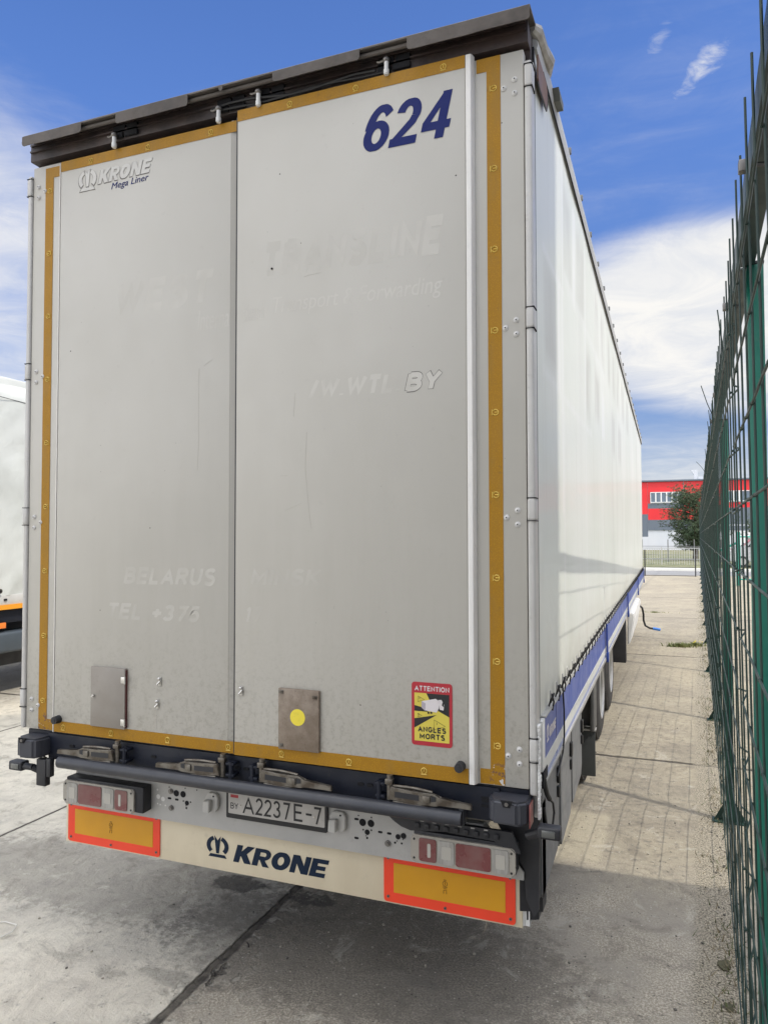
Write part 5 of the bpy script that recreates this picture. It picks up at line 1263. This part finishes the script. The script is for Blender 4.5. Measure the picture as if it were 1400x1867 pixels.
for (xw, n) in ((0.06, 6), (8.46, 4)):
    pw = 0.605
    for i in range(n):
        a = xw + i * pw
        mb = MB(); mb.box(hx(a), hx(a + pw - .004), 0.10, 0.21, ZW0 - .3, ZW0 - .22); mb.box(hx(a), hx(a + pw - .004), 0.10, 0.21, ZW1 - .40, ZW1 - .32); mb.box(hx(a), hx(a + .07), 0.10, 0.21, ZW0 - .219, ZW1 - .401); mb.box(hx(a + pw - .07), hx(a + pw - .004), 0.10, 0.21, ZW0 - .219, ZW1 - .401)
        wf = mb.build('window', M_frame, HB, smooth=False)
        mb = MB(); mb.box(hx(a + .071), hx(a + pw - .071), 0.14, 0.18, ZW0 - .219, ZW1 - .401); mb.build('pane', M_glass, wf, smooth=False)
mb = MB(); mb.box(hx(9.6), hx(13.0), 0.12, 0.28, -0.2, 2.2, 0.0); mb.build('roller_door', M_frame, HB, smooth=False)
mb = MB(); mb.box(hx(7.51), hx(60), 0.20, 0.28, 2.3, 2.8, 0.0); mb.build('cladding', M_hgrey, HB, smooth=False)
mb = MB(); mb.box(hx(4.95), hx(5.35), 2, 2.5, 8.33, 9.0); mb.prism([(hx(4.6), 9.55), (hx(5.4), 9.55), (hx(5.36), 9.0), (hx(4.95), 9.0)], 'y', 2, 2.5); mb.box(hx(5.4), hx(6.3), 2, 3, 8.33, 8.75); mb.build('roof_duct', M_hlight, HB)
# more low buildings far away fill the horizon
for (x, y, wx, wy, h, m_, lab) in ((-60, 130, 50, 20, 7, M_hlight, 'pale low warehouse far left of the red hall'),):
    b0 = empty('warehouse', (x, y, 0), lab, 'building'); mb = MB(); mb.box(-wx / 2, wx / 2, 0, wy, 0, h); mb.build('wall', m_, b0, smooth=False); mb = MB(); mb.box(-wx / 2 - .3, wx / 2 + .3, -.3, wy + .3, h + .01, h + .4); mb.build('roof', M_hgrey, b0, smooth=False)

# ================================================================== PINE TREE
M_bark = mat('pine_bark', (0.075, 0.055, 0.04), 0.9, var=0.7, vscale=3, bump=0.6)
def needle_c(t, b, tc):
    c = t.mix(t.ramp(t.noise(tc, 1.4, 4, 0.6), 0.35, 0.65), (0.045, 0.080, 0.040), (0.095, 0.130, 0.070)); t.put(b.inputs['Base Color'], c)
M_needle = mat('pine_needles', (0.06, 0.08, 0.035), 0.8, custom=needle_c)
def pine(loc, h, label, seed, w_=1.0, n_cl=150, low=0.22):
    rnd = random.Random(seed)
    t0 = empty('pine_tree', loc, label, 'tree', 'pine trees on the verge')
    mb = MB(); mb.tube([(0, 0, -0.2), (0.05, 0, h * .2), (-0.06, 0.05, h * .45), (0.05, 0, h * .7), (0, 0, h * .97)], 0.14, 8, rf=lambda u: 0.17 * (1 - u) + 0.02)
    fo = MB()
    for i in range(n_cl):
        u = rnd.random() ** 0.9; z = h * (low + (0.97 - low) * u)
        if i % 9 == 0: w_l = 1.25
        else: w_l = 1.0
        rad = w_l * w_ * h * (0.14 + 0.27 * math.sin(math.pi * min(1, (1 - u) * 0.85 + 0.12)) ** 0.8) * rnd.uniform(0.35, 1.12) * (1 + 0.35 * noise.noise(Vector((u * 4, i % 5, seed))))
        a = rnd.uniform(0, 2 * math.pi); tip = Vector((rad * math.cos(a), rad * math.sin(a), z + rnd.uniform(-.1, .25) * rad))
        if i % 4 == 0: mb.tube([(0, 0, z - rad * .25), tuple(tip * 0.55 + Vector((0, 0, (z) * 0.45 - rad * .05))), tuple(tip)], 0.03, 5, rf=lambda u: 0.035 * (1 - u) + 0.008)
        for q in range(11):
            cpt = tip * (1 - 0.25 * rnd.random()) + Vector((0, 0, z * .12)) + Vector((rnd.gauss(0, .20), rnd.gauss(0, .20), rnd.gauss(0, .07))) * h * 0.20
            for j in range(9):
                d = Vector((rnd.gauss(0, 1), rnd.gauss(0, 1), rnd.gauss(.5, .7))).normalized(); sd_ = d.cross(Vector((rnd.gauss(0, 1), rnd.gauss(0, 1), rnd.gauss(0, 1)))).normalized() * 0.016
                l_ = rnd.uniform(.10, .19)
                v = [fo.bm.verts.new(cpt - sd_), fo.bm.verts.new(cpt + sd_), fo.bm.verts.new(cpt + d * l_)]; fo.bm.faces.new(v)
    mb.build('trunk', M_bark, t0)
    me_o = fo.build('crown', M_needle, t0, smooth=False)
    return t0
pine((3.55, 50.3, 0.33), 4.7, 'bushy dark pine tree standing before the red hall near the fence end', 3, 1.0, 420, 0.16)
pine((8.3, 56.0, 0.4), 3.4, 'smaller pine tree seen through the fence mesh behind the teal post', 9, 0.8, 90, 0.15)

# ================================================================== TEAL POST, CAR
TP = empty('teal_post', (4.42, 29.6, 0), 'bright teal steel post with a diagonal brace beyond the mesh fence', 'post')
mb = MB(); mb.cyl((0, 0, 0), (0, 0, 2.15), 0.085, 20); mb.build('pole', M_teal, TP)
mb = MB(); mb.tube([(-0.02, 0.02, 1.72), (-0.5, 0.5, 1.45), (-0.95, 0.9, 1.2)], 0.045, 10); mb.build('brace', M_teal, TP)
mb = MB(); mb.tube([(0.08, 0.0, 1.95), (2.5, 0.2, 1.95)], 0.03, 8); mb.tube([(0.08, 0.0, 0.25), (2.5, 0.2, 0.25)], 0.03, 8); mb.build('gate_rail', M_teal, TP)
CA = empty('parked_car', (7.05, 43.9, 0.2), 'pale silver car parked on the far side of the road behind the teal post', 'car')
mb = MB()
side = [(-2.1, 0.45), (-2.12, 0.85), (-1.9, 1.0), (-1.25, 1.12), (-0.75, 1.62), (0.9, 1.66), (1.55, 1.2), (2.05, 1.1), (2.1, 0.5), (1.9, 0.3), (-1.9, 0.3)]
mb.prism(side, 'y', -0.85, 0.85); bmesh.ops.bevel(mb.bm, geom=mb.bm.edges[:], offset=0.06, segments=3, affect='EDGES')
mb.build('body', mat('silver_car_paint', (0.45, 0.46, 0.47), 0.3, metal=0.3, coat=0.6), CA)
M_cglass = mat('car_glass', (0.03, 0.035, 0.04), 0.08, spec=0.8)
for s in (1, -1):
    mb = MB(); mb.prism([(-1.05, 1.15), (-0.68, 1.55), (0.0, 1.58), (0.0, 1.15)], 'y', s * 0.851, s * 0.862); mb.prism([(0.06, 1.15), (0.06, 1.58), (0.85, 1.58), (1.35, 1.18)], 'y', s * 0.851, s * 0.862); mb.build('side_window', M_cglass, CA)
for x in (-1.3, 1.3):
    for s in (1, -1):
        mb = MB(); mb.cyl((x, s * 0.70, 0.32), (x, s * 0.88, 0.32), 0.32, 24); wl = mb.build('wheel', M_tyre, CA)
        mb = MB(); mb.cyl((x, s * 0.881, 0.32), (x, s * 0.89, 0.32), 0.20, 20); mb.build('rim', M_rim, wl)

# ================================================================== NEIGHBOUR TRUCK
NX = -5.9
NT_ = empty('tarpaulin_trailer', (NX - 1.27, 0, 0), 'neighbouring trailer with wrinkled white tarpaulin and an orange stripe, at the left edge', 'trailer')
def tarp_c(t, b, tc):
    t.put(b.inputs['Base Color'], t.mix(t.ramp(t.noise(tc, 1.6, 5), .35, .65), (0.60, 0.615, 0.585), (0.53, 0.545, 0.515)))
    bn = t.new('ShaderNodeBump'); bn.inputs['Strength'].default_value = 0.45; bn.inputs['Distance'].default_value = 0.02
    t.put(bn.inputs['Height'], t.noise(t.scale(tc, 1, 1.2, 1.0), 2.4, 5, 0.5, 1.8)); t.put(b.inputs['Normal'], bn.outputs[0])
M_tarp = mat('white_tarpaulin', (0.7, 0.7, 0.68), 0.5, custom=tarp_c)
bm = bmesh.new(); nY, nZ = 150, 40; gr = []
for i in range(nY + 1):
    row = []
    for k in range(nZ + 1):
        y = 1.2 + 8.6 * i / nY; z = 1.28 + 2.72 * k / nZ
        d = 0.030 * noise.noise(Vector((y * 1.1 + z * .9, z * 1.3, 0))) + 0.014 * noise.noise(Vector((y * 4 - z * 3, z * 3.1, 2))) + (0.012 * math.sin(y * 16) if k < 3 else 0)
        if k > nZ - 4: d -= 0.012 * (k - nZ + 4) ** 2
        row.append(bm.verts.new((1.265 + d, y, z)))
    gr.append(row)
for i in range(nY):
    for k in range(nZ):
        f = bm.faces.new((gr[i][k], gr[i + 1][k], gr[i + 1][k + 1], gr[i][k + 1])); f.smooth = True
me = bpy.data.meshes.new('side_tarpaulin'); bm.to_mesh(me); bm.free(); me.materials.append(M_tarp)
stp = bpy.data.objects.new('side_tarpaulin', me); COL.objects.link(stp); stp.parent = NT_
mb = MB(); mb.box(-1.25, 1.16, 1.19, 9.8, 1.05, 4.03, 0.04); mb.build('cargo_body', M_tarp, NT_)
mb = MB(); mb.box(1.161, 1.262, 1.2, 9.8, 1.16, 1.285, 0.004); mb.build('drop_side', M_white, NT_)
mb = MB(); mb.box(1.2625, 1.275, 1.2, 9.8, 1.105, 1.165); mb.build('orange_stripe', mat('orange_film', (0.80, 0.32, 0.02), 0.45), NT_)
mb = MB(); mb.tube([(1.275 + 0.01 * math.sin(y * 1.7), 1.2 + y * .29, 3.72 + 0.02 * math.sin(y * .9)) for y in range(30)], 0.004, 5); mb.build('tarp_cord', M_cable, NT_)
for k in range(14):
    mb = MB(); y = 1.5 + 0.6 * k; mb.cyl((1.27, y, 1.34), (1.30, y, 1.34), 0.030, 14); mb.mi = 1; mb.cyl((1.301, y, 1.34), (1.305, y, 1.34), 0.016, 10); mb.box(1.262, 1.28, y + .08, y + .12, 1.215, 1.24, 0.003)
    mb.build('tarp_eyelet', [M_steel, M_hole], NT_)
mb = MB(); mb.box(-1.0, 1.20, 1.3, 9.8, 0.93, 1.10, 0.006); mb.build('chassis', M_beam, NT_)
mb = MB(); mb.box(0.95, 1.25, 2.6, 6.6, 0.56, 0.82, 0.04, 4); mb.build('side_tank', mat('slate_tank', (0.060, 0.075, 0.090), 0.45, var=0.5), NT_)
mb = MB(); mb.box(0.2, 0.94, 2.2, 6.8, 0.35, 0.925, 0.02); mb.build('underbody_box', M_black, NT_)
mb = MB(); mb.box(1.21, 1.23, 3.93, 4.05, 0.87, 0.94, 0.004); mb.build('side_marker', mat('orange_marker', (0.85, 0.22, 0.03), 0.3), NT_)
for y in (2.0, 8.0, 9.1):
    for s in (1, -1):
        mb = MB(); mb.cyl((s * 0.78, y, 0.5), (s * 1.15, y, 0.5), 0.5, 36); tw = mb.build('wheel', M_tyre, NT_)
        mb = MB(); mb.cyl((s * 1.151, y, 0.5), (s * 1.17, y, 0.5), 0.28, 24); mb.build('rim', M_rim, tw)

# ================================================================== UNSEEN BLOCKERS ADDED FOR SHADE (hall behind the viewer, truck beyond the fence)
BB = empty('unseen_shade_hall', (6.6, -1.70, 0), 'unseen tall hall added behind the viewer to throw shade over the rear doors and near yard', 'building', rz=-math.atan2(0.408, 0.913))
mb = MB(); mb.box(0, 30, -24, 0, 0, 16.0); mb.build('wall', M_hlight, BB, smooth=False)
mb = MB(); mb.box(0, 30, -24, 0, 16.01, 16.3); mb.build('roof', M_hgrey, BB, smooth=False)

BT = empty('unseen_shade_truck', (4.95, -3.44, 0), 'unseen white box truck added beyond the mesh fence to shade the near ground', 'truck')  # added out of view; its shape blocks sun from the near ground
mb = MB(); mb.box(-1.25, 1.25, -4.0, 4.0, 1.12, 4.0, 0.03); mb.build('cargo_box', M_whiteb, BT)
mb = MB(); mb.box(-0.45, 0.45, -6.2, 3.9, 0.75, 1.115, 0.01); mb.build('chassis', M_beam, BT)
for s in (1, -1):
    mb = MB(); mb.box(*sorted((s * 0.01, s * 1.22)), 4.002, 4.03, 1.18, 3.95, 0.006); dd = mb.build('rear_door', M_whiteb, BT)
    mb = MB(); mb.cyl((s * 0.12, 4.05, 1.15), (s * 0.12, 4.05, 3.93), 0.016, 12); mb.build('locking_bar', M_steel, dd)
    mb = MB(); mb.box(*sorted((s * 0.80, s * 1.15)), 3.95, 4.02, 0.86, 0.98, 0.008); mb.build('tail_lamp', M_lensred, BT)
    for y in (-5.3, 2.3):
        mb = MB(); mb.cyl((s * 0.80, y, 0.48), (s * 1.12, y, 0.48), 0.48, 36); vw = mb.build('wheel', M_tyre, BT); mb = MB(); mb.cyl((s * 1.121, y, 0.48), (s * 1.14, y, 0.48), 0.27, 24); mb.build('rim', M_rim, vw)
mb = MB(); mb.prism([(-4.15, 0.55), (-4.15, 2.75), (-4.6, 2.95), (-6.0, 2.85), (-6.3, 1.7), (-6.35, 0.45), (-5.8, 0.45)], 'x', -1.2, 1.2); bmesh.ops.bevel(mb.bm, geom=mb.bm.edges[:], offset=0.05, segments=3, affect='EDGES'); cb_ = mb.build('cab', M_whiteb, BT)
for s in (1, -1):
    mb = MB(); mb.prism([(-4.7, 1.75), (-4.7, 2.55), (-5.85, 2.55), (-6.1, 1.75)], 'x', s * 1.201, s * 1.212); mb.build('side_window', M_cglass, cb_)
mb = MB(); mb.prism([(-1.05, -6.02), (1.05, -6.02), (1.05, -6.06), (-1.05, -6.06)], 'z', 1.85, 2.6); mb.build('windscreen', M_cglass, cb_)

# ================================================================== SMALL THINGS ON THE GROUND
def tuft(loc, n, h, sprd, label, seed, flowers=0):
    rnd = random.Random(seed); mb = MB()
    for i in range(n):
        a = rnd.uniform(0, 6.28); r_ = abs(rnd.gauss(0, sprd)); x, y = r_ * math.cos(a) * 1.6, r_ * math.sin(a) * 0.6
        d = Vector((rnd.gauss(0, .5), rnd.gauss(0, .5), 1)).normalized(); hh = h * rnd.uniform(.4, 1.1); wv = Vector((rnd.gauss(0, 1), rnd.gauss(0, 1), 0)).normalized() * 0.006
        b0 = Vector((x, y, 0)); m1 = b0 + d * hh * .6; tp = b0 + d * hh + Vector((rnd.gauss(0, .03), rnd.gauss(0, .03), -0.01))
        v = [mb.bm.verts.new(p) for p in (b0 - wv, b0 + wv, m1 + wv * .8, m1 - wv * .8)]; mb.bm.faces.new(v); v2 = mb.bm.verts.new(tp); mb.bm.faces.new((v[3], v[2], v2))
    for i in range(flowers):
        mb.mi = 1; mb.ball((rnd.gauss(0, sprd), rnd.gauss(0, sprd * .5), h * rnd.uniform(.6, 1.05)), 0.012, 8, (1, 1, .5))
    o = mb.build('grass_tuft', [mat('tuft_green', (0.13, 0.17, 0.045), 0.8, var=0.8, vscale=5, col2=(0.25, 0.24, 0.10)), M_yel], smooth=False); o.location = loc
    tag(o, label, 'plant', 'grass tufts in the slab joints')
tuft((1.93, 11.5, 0), 320, 0.11, 0.085, 'largest green grass tuft in the middle of the slab joint', 1)
tuft((2.22, 11.7, 0), 220, 0.10, 0.065, 'grass tuft with yellow flowers at the foot of the fence', 2, 7)
tuft((1.45, 17.6, 0), 120, 0.05, 0.14, 'thin far grass tuft in the joint near the crank handle', 3)
# weeds and litter in the gravel along the fence
rnd = random.Random(5); mb = MB()
for i in range(5200):
    y = -2.4 + 26 * rnd.random() ** 1.6; cl = noise.noise(Vector((y * 1.4, 0, 5)))
    if cl < -0.05 and rnd.random() < .85: continue
    c = Vector((1.875 + 0.0367 * (y + 2.765) - 0.03 + rnd.gauss(0, .055), y, 0)); d = Vector((rnd.gauss(0, .8), rnd.gauss(0, .8), .8)).normalized(); hh = rnd.uniform(.018, .065); wv = Vector((rnd.gauss(0, 1), rnd.gauss(0, 1), 0)).normalized() * 0.0030
    mb.mi = 0 if rnd.random() < .45 else 1
    f = mb.bm.faces.new([mb.bm.verts.new(p) for p in (c - wv, c + wv, c + d * hh)]); f.material_index = mb.mi
tag(mb.build('weeds', [mat('weed_green', (0.085, 0.105, 0.035), 0.9), mat('dry_weed', (0.22, 0.18, 0.11), 0.9)], smooth=False), 'low dry weeds growing in the gravel strip under the fence', 'weeds', kind='stuff')
mb = MB()
for i in range(3600):
    if rnd.random() < 0.72:
        y = -2.4 + 16 * rnd.random() ** 1.5; x = 1.875 + 0.0367 * (y + 2.765) - 0.02 + rnd.gauss(0, .07)
    else:
        x = rnd.uniform(-1.5, 1.9); y = rnd.uniform(-1.0, 6)
    r_ = 0.0018 + 0.0085 * rnd.random() ** 3.5
    mt_ = Matrix.Translation((x, y, r_ * .3)) @ Matrix.Rotation(rnd.uniform(0, 6), 4, 'Z') @ Matrix.Diagonal((1, rnd.uniform(.6, 1), .6, 1))
    rr = bmesh.ops.create_icosphere(mb.bm, subdivisions=1, radius=r_, matrix=mt_)
    k = 0 if rnd.random() < .65 else 1
    for v in rr['verts']:
        for f in v.link_faces: f.material_index = k
tag(mb.build('gravel', [mat('pebble', (0.36, 0.33, 0.27), 0.9), mat('dark_pebble', (0.12, 0.11, 0.095), 0.9)], smooth=False), 'loose grit and pebbles scattered on the concrete', 'gravel', kind='stuff')
# damp soil clumps by the fence foot
for i, (dx, y, r_, lab) in enumerate(((0.0, 1.05, .045, 'dark moss clump at the fence foot, farthest up from the bottom edge of the picture'), (0.01, 0.72, .035, 'dark moss clump at the fence foot, just below the farthest one'), (0.0, -0.10, .04, 'dark moss clump at the fence foot, nearest the bottom edge of the picture'))):
    mb = MB(); x = 1.875 + 0.0367 * (y + 2.765) - 0.055 + dx; mb.ball((0, 0, 0), r_ * .62, 24, (1, 1.5, .22))
    for v in mb.bm.verts: v.co *= 1 + 0.9 * noise.noise(v.co * 70 + Vector((i * 3, 0, 0)))
    o = mb.build('moss_clump', mat('moss_dark', (0.085, 0.080, 0.045), 0.95, var=0.8, vscale=30, bump=0.8)); o.location = (x, y, 0.003)
    tag(o, lab, 'moss', 'moss clumps along the fence foot')
# loop of white string, bits of stick
mb = MB(); mb.tube([(-1.62, 0.06, 0.006), (-1.50, 0.13, 0.006), (-1.41, 0.12, 0.012), (-1.375, 0.06, 0.014), (-1.40, -0.01, 0.008), (-1.47, -0.06, 0.006), (-1.55, -0.09, 0.006)], 0.0028, 6)
tag(mb.build('string_loop', M_string), 'thin white string loop lying on the concrete at the left edge', 'string')
M_debris = mat('debris_dark', (0.035, 0.03, 0.026), 0.9)
for x, y, lab in ((-0.21, 0.40, 'small dark wood chip beside the long joint, the one nearer the bumper'), (-0.23, 0.14, 'small dark wood chip beside the long joint, the one nearer the bottom edge')):
    mb = MB(); a = rnd.uniform(0, 3); d = Vector((math.cos(a), math.sin(a), 0)) * 0.022; mb.tube([Vector((0, 0, .004)) - d, Vector((0.004, 0, .006)), d + Vector((0, 0, .004))], 0.0035, 5)
    o = mb.build('wood_chip', M_debris); o.location = (x, y, 0); tag(o, lab, 'debris', 'dark chips by the long joint')
print('objects', len(bpy.data.objects))
